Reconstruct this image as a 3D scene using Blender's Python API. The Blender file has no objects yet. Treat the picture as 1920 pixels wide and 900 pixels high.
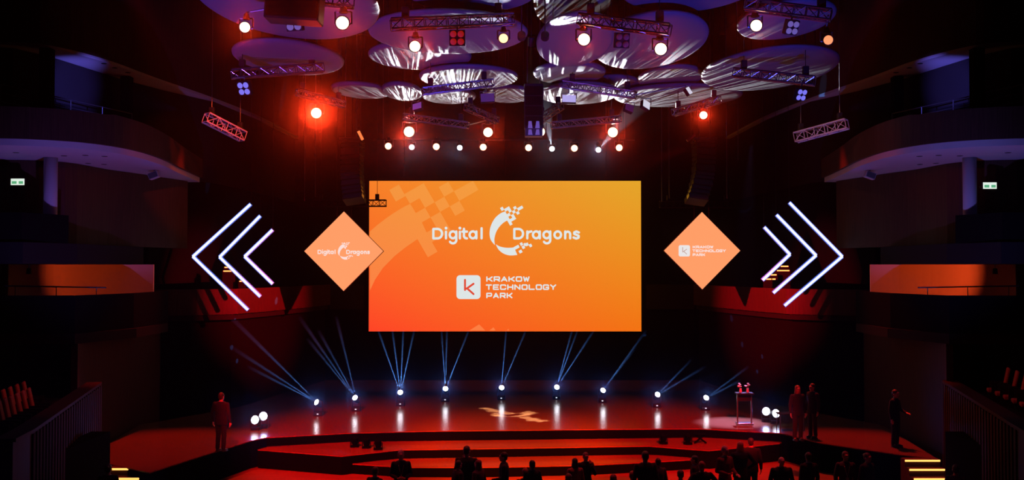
import bpy, bmesh, math, random
from mathutils import Vector, Matrix, Quaternion
random.seed(7)
R = math.radians
SC = bpy.context.scene
COL = SC.collection
F = 1900.0
CH = 5.6
PITCH = math.atan(50 / F)

# ------------------------------------------------------------------ camera, exposure, haze
cam = bpy.data.cameras.new('camera')
cam.sensor_width = 36.0
cam.lens = F / 1920 * 36.0
cam.clip_start = 0.1
cam.clip_end = 300
camo = bpy.data.objects.new('camera', cam)
COL.objects.link(camo)
camo.location = (0, 0, CH)
camo.rotation_euler = (R(90) + PITCH, 0, 0)
SC.camera = camo
SC.view_settings.view_transform = 'Standard'
SC.view_settings.look = 'None'
SC.view_settings.exposure = 0.0
SC.view_settings.gamma = 1.0
SC.view_settings.use_curve_mapping = False
try:
    SC.cycles.volume_bounces = 0
    SC.cycles.max_bounces = 5
    SC.cycles.diffuse_bounces = 2
    SC.cycles.glossy_bounces = 2
    SC.cycles.transmission_bounces = 2
    SC.cycles.sample_clamp_indirect = 1.5
    SC.cycles.use_adaptive_sampling = False
    SC.cycles.use_denoising = True
    SC.cycles.caustics_reflective = False
    SC.cycles.caustics_refractive = False
except Exception:
    pass
HAZE_FWD, HAZE_G = 0.000125, 0.985      # fine droplets: strong forward glow round the lamps
HAZE_ALL, HAZE_G2 = 0.00005, 0.1     # the part that shows beams from the side
W = bpy.data.worlds.new('hall_air')
SC.world = W
W.use_nodes = True
wn = W.node_tree
try:
    W.cycles.volume_sampling = 'EQUIANGULAR'
except Exception:
    pass
wn.nodes['Background'].inputs[0].default_value = (0, 0, 0, 1)
wn.nodes['Background'].inputs[1].default_value = 0
va = wn.nodes.new('ShaderNodeAddShader')
for k, (dn_, g_) in enumerate(((HAZE_FWD, HAZE_G), (HAZE_ALL, HAZE_G2))):
    vs = wn.nodes.new('ShaderNodeVolumeScatter')
    vs.inputs['Color'].default_value = (1, 1, 1, 1)
    vs.inputs['Density'].default_value = dn_
    vs.inputs['Anisotropy'].default_value = g_
    wn.links.new(vs.outputs[0], va.inputs[k])
wn.links.new(va.outputs[0], wn.nodes['World Output'].inputs['Volume'])


def P(px, py, d):
    """point at depth d (along +y) under a pixel of the 1920x900 photograph"""
    u = (px - 960) / F
    v = (450 - py) / F
    c, s = math.cos(PITCH), math.sin(PITCH)
    k = d / (c - v * s)
    return Vector((u * k, d, CH + (s + v * c) * k))


def Z(px, py, z):
    a = P(px, py, 1.0)
    k = (z - CH) / (a.z - CH)
    return Vector((a.x * k, k, z))


def lin(r, g, b):
    f = lambda c: c / 12.92 if c <= .04045 else ((c + .055) / 1.055) ** 2.4
    return (f(r / 255), f(g / 255), f(b / 255))


# ------------------------------------------------------------------ lights
def aim(o, target):
    d = (Vector(target) - o.location).normalized()
    o.rotation_euler = d.to_track_quat('-Z', 'Y').to_euler()


def spot(loc, target, power, color, half=20, blend=.5, rad=.05, name='spot_beam', parent=None):
    l = bpy.data.lights.new(name, 'SPOT')
    l.energy = power
    l.color = color
    l.spot_size = R(2 * half)
    l.spot_blend = blend
    l.shadow_soft_size = rad
    o = bpy.data.objects.new(name, l)
    COL.objects.link(o)
    o.location = loc
    aim(o, target)
    if parent:
        bpy.context.view_layer.update()
        mw = Matrix.LocRotScale(Vector(loc), o.rotation_euler, None)
        o.parent = parent
        pm = Matrix.LocRotScale(parent.location, parent.rotation_euler, parent.scale)
        o.matrix_parent_inverse = pm.inverted()
    return o


RED = (1, .035, .008)
REDO = (1, .10, .015)
# added front-of-house red wash without fixtures, over the stage edge and the steps
spot((0, 18, 11), (0, 33.1, -.3), 92000, (1, .045, .004), 12.5, .8, .15)
spot((-7, 18, 11), (-5.5, 34.2, -.3), 66000, (1, .008, .006), 12.5, .8, .15)
spot((7, 18, 11), (5.5, 34.2, -.3), 66000, (1, .006, .006), 12.5, .8, .15)
# added dim red overhead wash on the audience, no fixtures
for x_ in (-5, 1.5, 8):
    spot((x_, 27.6, 10.6), (x_ * .8, 26.6, -.9), 1500, (1, .03, .02), 24, .8, .1)
# added violet and blue up-light on the ceiling clouds, no fixtures
spot((-9, 15, 1.0), (-4.5, 26.5, 11.6), 6800, (.22, .07, 1), 24, .8, .2)
spot((7, 15, 1.0), (3.5, 27, 11.6), 7600, (.05, .06, 1), 24, .8, .2)
# added washes without fixtures: violet balcony undersides, red fronts, choir, seats and wings
for s in (-1, 1):
    spot((s * 7.5, 21.5, .5), (s * 13, 31.5, 9), 2900, (.30, .16, 1) if s < 0 else (.22, .18, 1), 22, .7, .1)
    spot((s * 9.4, 28.2, 10.0), (s * 14.3, 33.0, 11.5), 6500, (.15, .13, 1), 11, .9, .08)
    spot((s * 3.0, 26, 9.5), (s * 11.6, 31.5, 9.2), 420 if s < 0 else 500, (1, .05, .05), 11, .8, .1)
    spot((s * -5.0, 29, 9.0), (s * 10.8, 43, 4.3), 80000, (1, .006, .02), 11, .8, .1)
    spot((s * 4.0, 25, 11), (s * 14, 26.5, 1.5), 700, (1, .03, .02), 22, .8, .1)
    spot((s * 10.6, 37.5, 13), (s * 10.7, 31.6, 0), 9000, (1, .03, .01), 17, .8, .1)

# ------------------------------------------------------------------ materials
MATS = {}


def mat(name, col=(.5, .5, .5), rough=.6, metal=0.0, emit=None, es=1.0):
    if name in MATS:
        return MATS[name]
    m = bpy.data.materials.new(name)
    m.use_nodes = True
    b = m.node_tree.nodes['Principled BSDF']
    b.inputs['Base Color'].default_value = (*col, 1)
    b.inputs['Roughness'].default_value = rough
    b.inputs['Metallic'].default_value = metal
    if emit:
        b.inputs['Emission Color'].default_value = (*emit, 1)
        b.inputs['Emission Strength'].default_value = es
        b.inputs['Specular IOR Level'].default_value = 0.0
        if name not in ('screen_picture', 'cold_bulb', 'flood_bulb', 'diamond_face'):
            m.cycles.emission_sampling = 'NONE'
    MATS[name] = m
    return m


def wood(name, c0, c1, rough=.5, scale=14, axis='X', coat=0.0, stretch=(1, .05, 1)):
    m = mat(name, c0, rough)
    nt = m.node_tree
    b = nt.nodes['Principled BSDF']
    tc = nt.nodes.new('ShaderNodeTexCoord')
    mp = nt.nodes.new('ShaderNodeMapping')
    mp.inputs['Scale'].default_value = stretch
    n = nt.nodes.new('ShaderNodeTexNoise')
    n.inputs['Scale'].default_value = scale
    n.inputs['Detail'].default_value = 5
    r = nt.nodes.new('ShaderNodeValToRGB')
    r.color_ramp.elements[0].color = (*c0, 1)
    r.color_ramp.elements[1].color = (*c1, 1)
    r.color_ramp.elements[0].position = .35
    r.color_ramp.elements[1].position = .65
    nt.links.new(tc.outputs['Object'], mp.inputs['Vector'])
    nt.links.new(mp.outputs[0], n.inputs['Vector'])
    nt.links.new(n.outputs['Fac'], r.inputs[0])
    nt.links.new(r.outputs[0], b.inputs['Base Color'])
    return m


def noise_bump(m, scale, strength, dist=.01, stretch=(1, 1, 1)):
    nt = m.node_tree
    b = nt.nodes['Principled BSDF']
    tc = nt.nodes.new('ShaderNodeTexCoord')
    mp = nt.nodes.new('ShaderNodeMapping')
    mp.inputs['Scale'].default_value = stretch
    n = nt.nodes.new('ShaderNodeTexNoise')
    n.inputs['Scale'].default_value = scale
    n.inputs['Detail'].default_value = 3
    bp = nt.nodes.new('ShaderNodeBump')
    bp.inputs['Strength'].default_value = strength
    bp.inputs['Distance'].default_value = dist
    nt.links.new(tc.outputs['Object'], mp.inputs['Vector'])
    nt.links.new(mp.outputs[0], n.inputs['Vector'])
    nt.links.new(n.outputs['Fac'], bp.inputs['Height'])
    nt.links.new(bp.outputs[0], b.inputs['Normal'])
    return m


M_black = noise_bump(mat('black_paint', (.012, .012, .013), .6), 30, .1)
M_dark = noise_bump(mat('dark_plaster', (.012, .010, .011), .85), 12, .15)
M_cloth = noise_bump(mat('black_cloth', (.004, .004, .0045), .95), 60, .3)
M_alu = noise_bump(mat('aluminium', (.34, .34, .36), .27, 1.0), 40, .06)
M_steel = noise_bump(mat('dark_steel', (.12, .12, .13), .4, 1.0), 40, .06)
M_cable = noise_bump(mat('steel_cable', (.25, .25, .27), .4, 1.0), 80, .1)
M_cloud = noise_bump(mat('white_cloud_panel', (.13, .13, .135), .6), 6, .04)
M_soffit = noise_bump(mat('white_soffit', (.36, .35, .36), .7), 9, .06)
M_timber = wood('slatted_timber', (.032, .015, .011), (.05, .024, .016), .6, 30, stretch=(1, 1, .04))
M_stage = wood('stage_boards', (.12, .05, .024), (.17, .075, .036), .22, 9, stretch=(.12, 2.2, 1))
noise_bump(M_stage, 5, .22, .012, (.25, 2.6, 1))
M_floor = wood('hall_parquet', (.13, .058, .03), (.18, .08, .042), .45, 6, stretch=(.3, 2, 1))
M_seatred = noise_bump(mat('red_upholstery', (.34, .07, .04), .9), 90, .3)
M_led = mat('warm_led_strip', (.8, .6, .3), .4, 0, lin(255, 190, 95), 1.6)
M_neon = mat('white_neon', (.9, .9, .95), .4, 0, lin(232, 236, 255), 1.3)
M_neonb = mat('blue_halo_strip', (.2, .3, .8), .5, 0, lin(70, 100, 215), .6)  # blue halo beside the tube, painted as a glowing strip
for m_, sp_ in ((M_black, .15), (M_dark, .08), (M_cloth, .03), (M_timber, .1), (M_soffit, .2), (M_cloud, .3), (M_floor, .3)):
    m_.node_tree.nodes['Principled BSDF'].inputs['Specular IOR Level'].default_value = sp_
M_riser = noise_bump(mat('black_riser_skirt', (.0015, .0015, .0016), .95), 60, .3)
M_riser.node_tree.nodes['Principled BSDF'].inputs['Specular IOR Level'].default_value = .02
M_stage.node_tree.nodes['Principled BSDF'].inputs['Specular IOR Level'].default_value = .32
M_skin = noise_bump(mat('skin', (.55, .33, .24), .55), 70, .1)

# ------------------------------------------------------------------ mesh builder


class B:
    def __init__(s):
        s.v = []
        s.f = []

    def add(s, vs, fs, m=None):
        o = len(s.v)
        for p in vs:
            p = Vector(p)
            s.v.append(m @ p if m is not None else p)
        s.f += [tuple(o + i for i in f) for f in fs]
        return s

    def box(s, c, d, m=None, bev=0.0):
        x, y, z = (k / 2 for k in d)
        c = Vector(c)
        if bev <= 0:
            vs = [c + Vector((a * x, b * y, e * z)) for a in (-1, 1) for b in (-1, 1) for e in (-1, 1)]
            return s.add(vs, [(0, 1, 3, 2), (4, 6, 7, 5), (0, 4, 5, 1), (2, 3, 7, 6), (0, 2, 6, 4), (1, 5, 7, 3)], m)
        bm = bmesh.new()
        bmesh.ops.create_cube(bm, size=1)
        for v in bm.verts:
            v.co = Vector((v.co.x * d[0], v.co.y * d[1], v.co.z * d[2])) + c
        bmesh.ops.bevel(bm, geom=bm.edges[:], offset=bev, segments=2, affect='EDGES', profile=.5)
        bm.verts.index_update()
        s.add([v.co.copy() for v in bm.verts], [tuple(v.index for v in f.verts) for f in bm.faces], m)
        bm.free()
        return s

    def cone(s, a, b, r0, r1, n=12, caps=True):
        a, b = Vector(a), Vector(b)
        z = (b - a).normalized()
        t = Vector((0, 0, 1)) if abs(z.z) < .95 else Vector((1, 0, 0))
        x = z.cross(t).normalized()
        y = z.cross(x)
        vs = []
        for p, r in ((a, r0), (b, r1)):
            for i in range(n):
                k = 2 * math.pi * i / n
                vs.append(p + x * (r * math.cos(k)) + y * (r * math.sin(k)))
        fs = [(i, (i + 1) % n, n + (i + 1) % n, n + i) for i in range(n)]
        if caps:
            fs += [tuple(range(n))[::-1], tuple(range(n, 2 * n))]
        return s.add(vs, fs)

    def tube(s, a, b, r, n=8):
        return s.cone(a, b, r, r, n)

    def path(s, pts, r, n=6):
        for a, b in zip(pts, pts[1:]):
            s.tube(a, b, r, n)
        return s

    def lathe(s, prof, n=20, m=None, sx=1, sy=1):
        vs = []
        for r, z in prof:
            for i in range(n):
                k = 2 * math.pi * i / n
                vs.append((r * sx * math.cos(k), r * sy * math.sin(k), z))
        fs = []
        for j in range(len(prof) - 1):
            for i in range(n):
                a, b = j * n + i, j * n + (i + 1) % n
                fs.append((a, b, b + n, a + n))
        fs += [tuple(range(n))[::-1], tuple(range((len(prof) - 1) * n, len(prof) * n))]
        return s.add(vs, fs, m)

    def ball(s, c, r, n=12, k=8):
        r = r if hasattr(r, '__len__') else (r, r, r)
        c = Vector(c)
        prof = [(math.sin(math.pi * j / k), -math.cos(math.pi * j / k)) for j in range(k + 1)]
        prof[0] = (.02, -1)
        prof[-1] = (.02, 1)
        return s.lathe(prof, n, Matrix.Translation(c) @ Matrix.Diagonal((r[0], r[1], r[2], 1)))

    def prism(s, poly, z0, z1):
        """horizontal outline (x, y) between two heights"""
        n = len(poly)
        area = sum(poly[i][0] * poly[(i + 1) % n][1] - poly[(i + 1) % n][0] * poly[i][1] for i in range(n))
        if area < 0:
            poly = poly[::-1]
        vs = [(p[0], p[1], z0) for p in poly] + [(p[0], p[1], z1) for p in poly]
        fs = [tuple(range(n))[::-1], tuple(range(n, 2 * n))]
        fs += [(i, (i + 1) % n, n + (i + 1) % n, n + i) for i in range(n)]
        return s.add(vs, fs)

    def wall(s, path, z0, z1, th):
        """upright wall of thickness th along a plan path, thickened to the left of travel"""
        n = len(path)
        nor = []
        for i in range(n):
            a, b = path[max(i - 1, 0)], path[min(i + 1, n - 1)]
            t = Vector((b[0] - a[0], b[1] - a[1])).normalized()
            nor.append(Vector((-t.y, t.x)))
        vs = []
        for i, p in enumerate(path):
            q = Vector(p[:2]) + nor[i] * th
            zz0 = z0[i] if hasattr(z0, '__len__') else z0
            zz1 = z1[i] if hasattr(z1, '__len__') else z1
            vs += [(p[0], p[1], zz0), (p[0], p[1], zz1), (q.x, q.y, zz1), (q.x, q.y, zz0)]
        fs = []
        for i in range(n - 1):
            a, b = 4 * i, 4 * i + 4
            for k in range(4):
                l = (k + 1) % 4
                fs.append((a + k, b + k, b + l, a + l))
        fs += [(0, 1, 2, 3), tuple(4 * (n - 1) + k for k in (3, 2, 1, 0))]
        return s.add(vs, fs)

    def build(s, name, m, parent=None, smooth=False, bevel=0.0):
        me = bpy.data.meshes.new(name)
        me.from_pydata([tuple(v) for v in s.v], [], s.f)
        me.validate()
        if smooth:
            for p in me.polygons:
                p.use_smooth = True
        bm = bmesh.new()
        bm.from_mesh(me)
        bmesh.ops.recalc_face_normals(bm, faces=bm.faces)
        bm.to_mesh(me)
        bm.free()
        me.materials.append(m)
        o = bpy.data.objects.new(name, me)
        COL.objects.link(o)
        if parent:
            o.parent = parent
        if bevel:
            mo = o.modifiers.new('b', 'BEVEL')
            mo.width = bevel
            mo.segments = 2
        return o


def smooth_path(pts, n=6):
    out = []
    for i in range(len(pts) - 1):
        p0, p1, p2, p3 = (Vector(pts[max(0, min(len(pts) - 1, i + k))]) for k in (-1, 0, 1, 2))
        for j in range(n):
            t = j / n
            out.append(tuple(.5 * ((2 * p1) + (-p0 + p2) * t + (2 * p0 - 5 * p1 + 4 * p2 - p3) * t * t + (-p0 + 3 * p1 - 3 * p2 + p3) * t ** 3)))
    out.append(tuple(pts[-1]))
    return out


def thing(name, label, cat, loc=(0, 0, 0), group=None, rz=0.0):
    o = bpy.data.objects.new(name, None)
    o.empty_display_size = .2
    COL.objects.link(o)
    o.location = loc
    o.rotation_euler = (0, 0, rz)
    return tag(o, label, cat, group)


def tag(o, label, cat, group=None):
    o['label'] = label
    o['category'] = cat
    if group:
        o['group'] = group
    return o


def struct(o):
    o['kind'] = 'structure'
    return o


def kids(o):
    return [c for c in bpy.data.objects if c.parent == o]


def dup(root, loc, rz, label, group=None):
    r = root.copy()
    COL.objects.link(r)
    r.location = loc
    r.rotation_euler = (0, 0, rz)
    r['label'] = label
    if group:
        r['group'] = group
    for c in kids(root):
        k = c.copy()
        COL.objects.link(k)
        k.parent = r
        for g in kids(c):
            h = g.copy()
            COL.objects.link(h)
            h.parent = k
    return r


# ------------------------------------------------------------------ room shell
mirror = lambda pts, s: [(-p[0] if s > 0 else p[0], *p[1:]) for p in pts]
struct(B().box((0, 26, -1.0), (46, 60, .2)).build('floor', M_floor))
struct(B().box((0, 26, 18.1), (46, 60, .2)).build('ceiling', M_dark))
struct(B().box((-19.1, 26, 8.5), (.2, 60, 19)).build('wall_left', M_dark))
struct(B().box((19.1, 26, 8.5), (.2, 60, 19)).build('wall_right', M_dark))
struct(B().box((0, 54, 8.5), (38, .2, 19)).build('wall_back', M_cloth))
struct(B().box((0, -3, 8.5), (38, .2, 19)).build('wall_front', M_dark))

for s, side in ((-1, 'left'), (1, 'right')):
    mr = lambda pts: mirror(pts, s)
    # lower balcony: white underside, bowed timber front, dark seating bank behind
    lip = smooth_path([(-19, 27.2), (-15.5, 27.3), (-13.2, 27.6), (-11.9, 28.6), (-11.35, 30.4), (-11.4, 33), (-11.8, 36), (-12.2, 39.5)], 5)
    slab = lip + [(-18.9, 39.5)]
    struct(B().prism(mr(slab), 8.9, 9.08).build('trim_1_balcony_%s' % side, M_soffit))
    struct(B().wall(mr([(p[0] - .02, p[1] + .02) for p in lip]), 9.08, [9.95 if p[1] < 29 else 10.0 - .02 * (p[1] - 29) for p in lip], .12 * s * -1 * -1).build('wall_balcony_front_%s' % side, M_timber, smooth=False))
    bank = [(-18.9, 28.4), (-14, 28.4), (-12.6, 29.4), (-12.2, 31), (-12.3, 39.4), (-18.9, 39.4)]
    b = B()
    for k in range(5):
        b.prism(mr([(p[0] - .5 * k if p[0] > -18 else p[0], p[1] + (.55 * k if p[1] < 33 else 0)) for p in bank]), 9.081 + .35 * k, 9.43 + .35 * k)
    struct(b.build('floor_balcony_%s' % side, M_cloth))
    inner = smooth_path([(-18.8, 31.3), (-15.6, 31.2), (-14.1, 31.9), (-13.7, 34.3), (-13.2, 36), (-12.5, 39)], 4)
    struct(B().wall(mr(inner), 6.3, 8.89, -.1 * s).build('wall_lobby_%s' % side, M_timber))
    # mid tier
    mid = [(-18.9, 28.6), (-13.9, 28.8), (-13.3, 31), (-13.2, 36.3), (-18.9, 36.3)]
    struct(B().prism(mr(mid), 5.68, 6.3).build('floor_tier_%s' % side, M_dark))
    struct(B().wall(mr([(-18.9, 28.7), (-14.0, 28.9), (-13.4, 30.6)]), 6.3, 7.15, -.1 * s).build('wall_tier_front_%s' % side, M_cloth))
    # glowing box below the tier: cream curved back wall
    niche = smooth_path([(-16.2, 32.6), (-15.6, 33.9), (-14.6, 34.7), (-13.4, 35.1), (-12.45, 35.2)], 5)
    struct(B().wall(mr(niche), 3.6, 5.675, -.1 * s).build('wall_box_%s' % side, mat('cream_plaster', (.72, .5, .36), .7)))
    struct(B().prism(mr([(-18.8, 29.8), (-13.0, 30.2), (-12.2, 33), (-12.2, 36), (-18.8, 36)]), 3.3, 3.6).build('floor_box_%s' % side, M_dark))
    struct(B().wall(mr([(-18.8, 29.8), (-13.0, 30.2), (-12.3, 33), (-12.2, 36)]), 3.61, 4.74, -.1 * s).build('wall_box_front_%s' % side, M_cloth))
    struct(B().wall(mr([(-12.95, 30.3), (-13.3, 36.0), (-13.5, 39.0)]), -.9, 3.3, -.2 * s).build('wall_side_%s' % side, M_timber))
    # upper tier
    up = smooth_path([(-18.9, 29.9), (-15.1, 30.5), (-14.05, 31.2), (-13.3, 33.2), (-12.85, 36.1), (-12.0, 40.8), (-11.4, 46), (-11.2, 53)], 4)
    upi = [(-18.9, 30.2), (-15.3, 30.9), (-14.7, 32.2), (-14.4, 33.7), (-13.95, 36), (-13.2, 38.4), (-12.1, 41), (-11.6, 46), (-11.4, 53)]
    struct(B().prism(mr(up + [(-18.9, 53)]), 12.3, 12.4).build('trim_2_upper_tier_%s' % side, M_soffit))
    struct(B().wall(mr([(p[0] - .01, p[1]) for p in up]), 12.41, 18, -.15 * s).build('wall_upper_%s' % side, M_timber))
    struct(B().wall(mr(upi), 9.0, 12.29, -.1 * s).build('wall_recess_%s' % side, M_dark))
    struct(B().wall(mr([(-14.2, 39.6), (-13.9, 46), (-13.6, 53)]), 4.9, 12.28, -.1 * s).build('wall_stage_side_%s' % side, M_cloth))
    # choir balcony beside the stage
    choir = [(-13.6, 38.7), (-12.2, 39.3), (-10.9, 40.3), (-10.2, 43), (-9.5, 46.5), (-8.95, 50)]
    struct(B().wall(mr(choir), 3.72, 4.72, -.12 * s).build('wall_choir_front_%s' % side, M_timber))
    struct(B().prism(mr([(p[0] - .13, p[1]) for p in choir] + [(-14, 50)]), 3.5, 3.72).build('floor_choir_%s' % side, M_dark))
    struct(B().wall(mr([(p[0] - .3, p[1] + .25) for p in choir]), -.9, 3.5, -.12 * s).build('wall_choir_base_%s' % side, M_cloth))
struct(B().wall([(9, 50.05), (-9, 50.05)], 3.5, 4.72, -.12).build('wall_choir_front_back', M_dark))
struct(B().wall([(9, 50.4), (-9, 50.4)], -.9, 3.5, -.12).build('wall_choir_base_back', M_cloth))

# stage and the two lower lifts (all black-fronted, red in the wash)


def platform(name, poly, top, th):
    o = struct(B().prism(poly, top - .03, top).build(name, M_stage))
    struct(B().prism([(p[0] * .999, p[1] + .015) for p in poly], top - th, top - .031).build('trim_' + name.replace('floor_', ''), M_riser))
    return o


zf = lambda px, py, z: tuple(Z(px, py, z)[:2])
main = [zf(650, 812, 0), zf(800, 808, 0), zf(1150, 804.5, 0), zf(1310, 803.5, 0), zf(1465, 812, 0), zf(1540, 831, 0), zf(1690, 853, 0),
        (12.4, 29.7), (13.1, 36), (10.9, 40.6), (9.2, 50.2), (-9.2, 50.2), (-10.9, 40.6), (-13.2, 36), (-12.6, 30.5), zf(195, 868, 0), zf(280, 886, 0), zf(470, 826, 0), zf(500, 820, 0)]
platform('floor_stage', main, 0.0, .89)
l2 = [zf(483, 843, -.3), zf(640, 855, -.3), zf(750, 843, -.3), zf(900, 841, -.3), zf(1215, 836, -.3), zf(1330, 844.5, -.3), zf(1462, 831, -.3), (9.1, 34.3), (7, 35.2), (-5.5, 34.3), (-8, 33.4)]
platform('floor_lift_upper', l2, -.3, .59)
l3 = [zf(655, 869, -.58), zf(760, 876, -.58), zf(905, 876, -.58), zf(1100, 872, -.58), zf(1240, 865, -.58), zf(1303, 861, -.58), (5.9, 33.2), (4.4, 33.5), (-3.6, 32.8), (-5.2, 32.0)]
platform('floor_lift_lower', l3, -.58, .31)

# ------------------------------------------------------------------ strokes for lettering


def ribbon(b, pts, w, closed=False, cap=True):
    """flat stroke of width w along 2-D points, in plane z=0"""
    pts = [Vector((p[0], p[1])) for p in pts]
    if closed:
        pts = pts + [pts[0], pts[1]]
    for i, (a, c) in enumerate(zip(pts, pts[1:])):
        if closed and i == len(pts) - 2:
            break
        d = (c - a)
        if d.length < 1e-6:
            continue
        d.normalize()
        n = Vector((-d.y, d.x)) * (w / 2)
        b.add([(*(a + n), 0), (*(a - n), 0), (*(c - n), 0), (*(c + n), 0)], [(0, 1, 2, 3)])
        k = 8
        if cap or i > 0:
            b.add([(a.x + w / 2 * math.cos(2 * math.pi * j / k), a.y + w / 2 * math.sin(2 * math.pi * j / k), 0) for j in range(k)], [tuple(range(k))])
    if cap and not closed:
        k = 8
        a = pts[-1]
        b.add([(a.x + w / 2 * math.cos(2 * math.pi * j / k), a.y + w / 2 * math.sin(2 * math.pi * j / k), 0) for j in range(k)], [tuple(range(k))])
    return b


def arc(cx, cy, rx, ry, a0, a1, n=12):
    return [(cx + rx * math.cos(R(a0 + (a1 - a0) * i / n)), cy + ry * math.sin(R(a0 + (a1 - a0) * i / n))) for i in range(n + 1)]


def word_strokes():
    """(points, closed) strokes of the two-word logotype, in thirds of a photograph pixel"""
    S = []

    def D(x):
        S.append(([(x, 298), (x + 25, 298)] + arc(x + 24, 324.5, 25, 26.5, -90, 90, 10) + [(x + 25, 351), (x, 351)], True))

    def dot(x):
        S.append(([(x, 293), (x + .5, 294)], False))

    def ring(cx):
        S.append((arc(cx, 331, 18.5, 19.5, 0, 360, 18)[:-1], True))
    D(398)
    S.append(([(469, 313), (469, 351)], False)); dot(469)
    ring(508); S.append(([(527, 312), (527, 362)] + arc(508, 361, 19, 18, 0, 150, 7), False))
    S.append(([(547, 313), (547, 351)], False)); dot(547)
    S.append(([(570, 297), (570, 340), (576, 349), (587, 351)], False)); S.append(([(561, 313), (587, 313)], False))
    ring(620); S.append(([(640, 312), (640, 351)], False))
    S.append(([(669, 294), (669, 351)], False))
    D(853)
    S.append(([(926, 312), (926, 351)], False)); S.append(([(926, 327), (934, 315), (949, 312)], False))
    ring(976); S.append(([(996, 312), (996, 351)], False))
    ring(1035); S.append(([(1055, 312), (1055, 362)] + arc(1036, 361, 19, 18, 0, 150, 7), False))
    ring(1097)
    S.append(([(1139, 312), (1139, 351)], False)); S.append((arc(1153, 328, 14, 15, 180, 360, 8) + [(1167, 351)], False))
    S.append(([(1216, 318), (1202, 312), (1190, 317), (1190, 326), (1203, 331), (1215, 337), (1214, 347), (1202, 352), (1186, 346)], False))
    return S


G0, GU, GV = Vector((405, 148)), Vector((54, -31)), Vector((31, 54))


def cell(i, j, w=1, h=1):
    a = G0 + GU * i + GV * j
    return [a, a + GU * w, a + GU * w + GV * h, a + GV * h]


CELLS = [cell(-3, -3, 1, 1.2), cell(-2, -2, 2, 1), cell(-1, -1), cell(-2, 0), cell(0, 0), cell(1, 1), cell(1, -1), cell(2, 0, 2, 1),
         cell(-1, 1, 1, 2), cell(-2, 2), cell(-3, 2, 1, 2), cell(-3, -1, 1, 3.1)]


def small(p):
    return (770 + (p[0] - 140) * .262, 168 + (p[1] - 30) * .262)


def logo_polys():
    out = [[small(p) for p in c] for c in CELLS]
    outer = smooth_path([(800, 200), (776, 210), (750, 231), (730, 260), (717, 295), (714, 330), (722, 362), (744, 389)], 3)
    inner = smooth_path([(744, 389), (741, 355), (750, 318), (768, 287), (792, 263), (814, 250)], 3)
    n = max(len(outer), len(inner))
    rs = lambda c: [c[min(int(i * (len(c) - 1) / (n - 1) + .5), len(c) - 1)] for i in range(n)]
    a, b = rs(outer), rs(inner[::-1])
    out += [[a[i], a[i + 1], b[i + 1], b[i]] for i in range(n - 1)]
    lo = smooth_path([(749, 384), (763, 412), (790, 435), (828, 447), (870, 444)], 3)
    hi = smooth_path([(749, 384), (770, 396), (795, 402), (820, 404), (852, 402)], 3)
    out += [[lo[i], lo[i + 1], hi[i + 1], hi[i]] for i in range(len(lo) - 1)]
    for cx, cy, w in ((866, 401, 30), (893, 383, 15), (904, 401, 15), (888, 425, 18), (924, 385, 17), (944, 391, 15), (913, 386, 12)):
        u, v = Vector((.88, -.47)) * w / 2, Vector((.47, .88)) * 8.5
        c = Vector((cx, cy))
        out.append([c - u - v, c + u - v, c + u + v, c - u + v])
    return out


GLY = {
    'K': [[(0, 0), (0, 1)], [(1, 0), (.4, .5), (1, 1)], [(0, .5), (.4, .5)]],
    'R': [[(0, 1), (0, 0), (.9, 0), (1, .12), (1, .5), (.9, .6), (0, .6)], [(.5, .6), (1, 1)]],
    'A': [[(0, 1), (.5, 0), (1, 1)], [(.22, .7), (.78, .7)]],
    'O': [[(.1, 0), (.9, 0), (1, .12), (1, .88), (.9, 1), (.1, 1), (0, .88), (0, .12), (.1, 0)]],
    'W': [[(0, 0), (.24, 1), (.5, .15), (.76, 1), (1, 0)]],
    'T': [[(0, 0), (1, 0)], [(.5, 0), (.5, 1)]],
    'E': [[(1, 0), (0, 0), (0, 1), (1, 1)], [(0, .5), (.85, .5)]],
    'C': [[(1, .2), (.9, 0), (.1, 0), (0, .12), (0, .88), (.1, 1), (.9, 1), (1, .8)]],
    'H': [[(0, 0), (0, 1)], [(1, 0), (1, 1)], [(0, .5), (1, .5)]],
    'N': [[(0, 1), (0, 0), (1, 1), (1, 0)]],
    'L': [[(0, 0), (0, 1), (1, 1)]],
    'G': [[(1, .18), (.9, 0), (.1, 0), (0, .12), (0, .88), (.1, 1), (.9, 1), (1, .88), (1, .55), (.55, .55)]],
    'Y': [[(0, 0), (.5, .5), (1, 0)], [(.5, .5), (.5, 1)]],
    'P': [[(0, 1), (0, 0), (.9, 0), (1, .12), (1, .5), (.9, .62), (0, .62)]],
    'B': [], }


def ktp_strokes():
    out = []
    for txt, x0, x1, y0, y1 in (('KRAKOW', 699, 935, 568, 591), ('TECHNOLOGY', 696, 1085, 613, 637), ('PARK', 699, 839, 660, 684)):
        n = len(txt)
        gap = 12.5
        w = (x1 - x0 - gap * (n - 1)) / n
        for i, ch in enumerate(txt):
            xx = x0 + i * (w + gap)
            for st in GLY[ch]:
                out.append([(xx + p[0] * w, y0 + p[1] * (y1 - y0)) for p in st])
    return out


def rrect(x0, y0, x1, y1, r):
    return arc(x1 - r, y0 + r, r, r, -90, 0, 5) + arc(x1 - r, y1 - r, r, r, 0, 90, 5) + arc(x0 + r, y1 - r, r, r, 90, 180, 5) + arc(x0 + r, y0 + r, r, r, 180, 270, 5)


def flat(polys):
    b = B()
    for p in polys:
        b.add([(q[0], q[1], 0) for q in p], [tuple(range(len(p)))])
    return b


def place(b, fn):
    b.v = [fn(v) for v in b.v]
    return b


# ------------------------------------------------------------------ main screen
SD = 45.0
sc0 = P(947, 480, SD)


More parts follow.
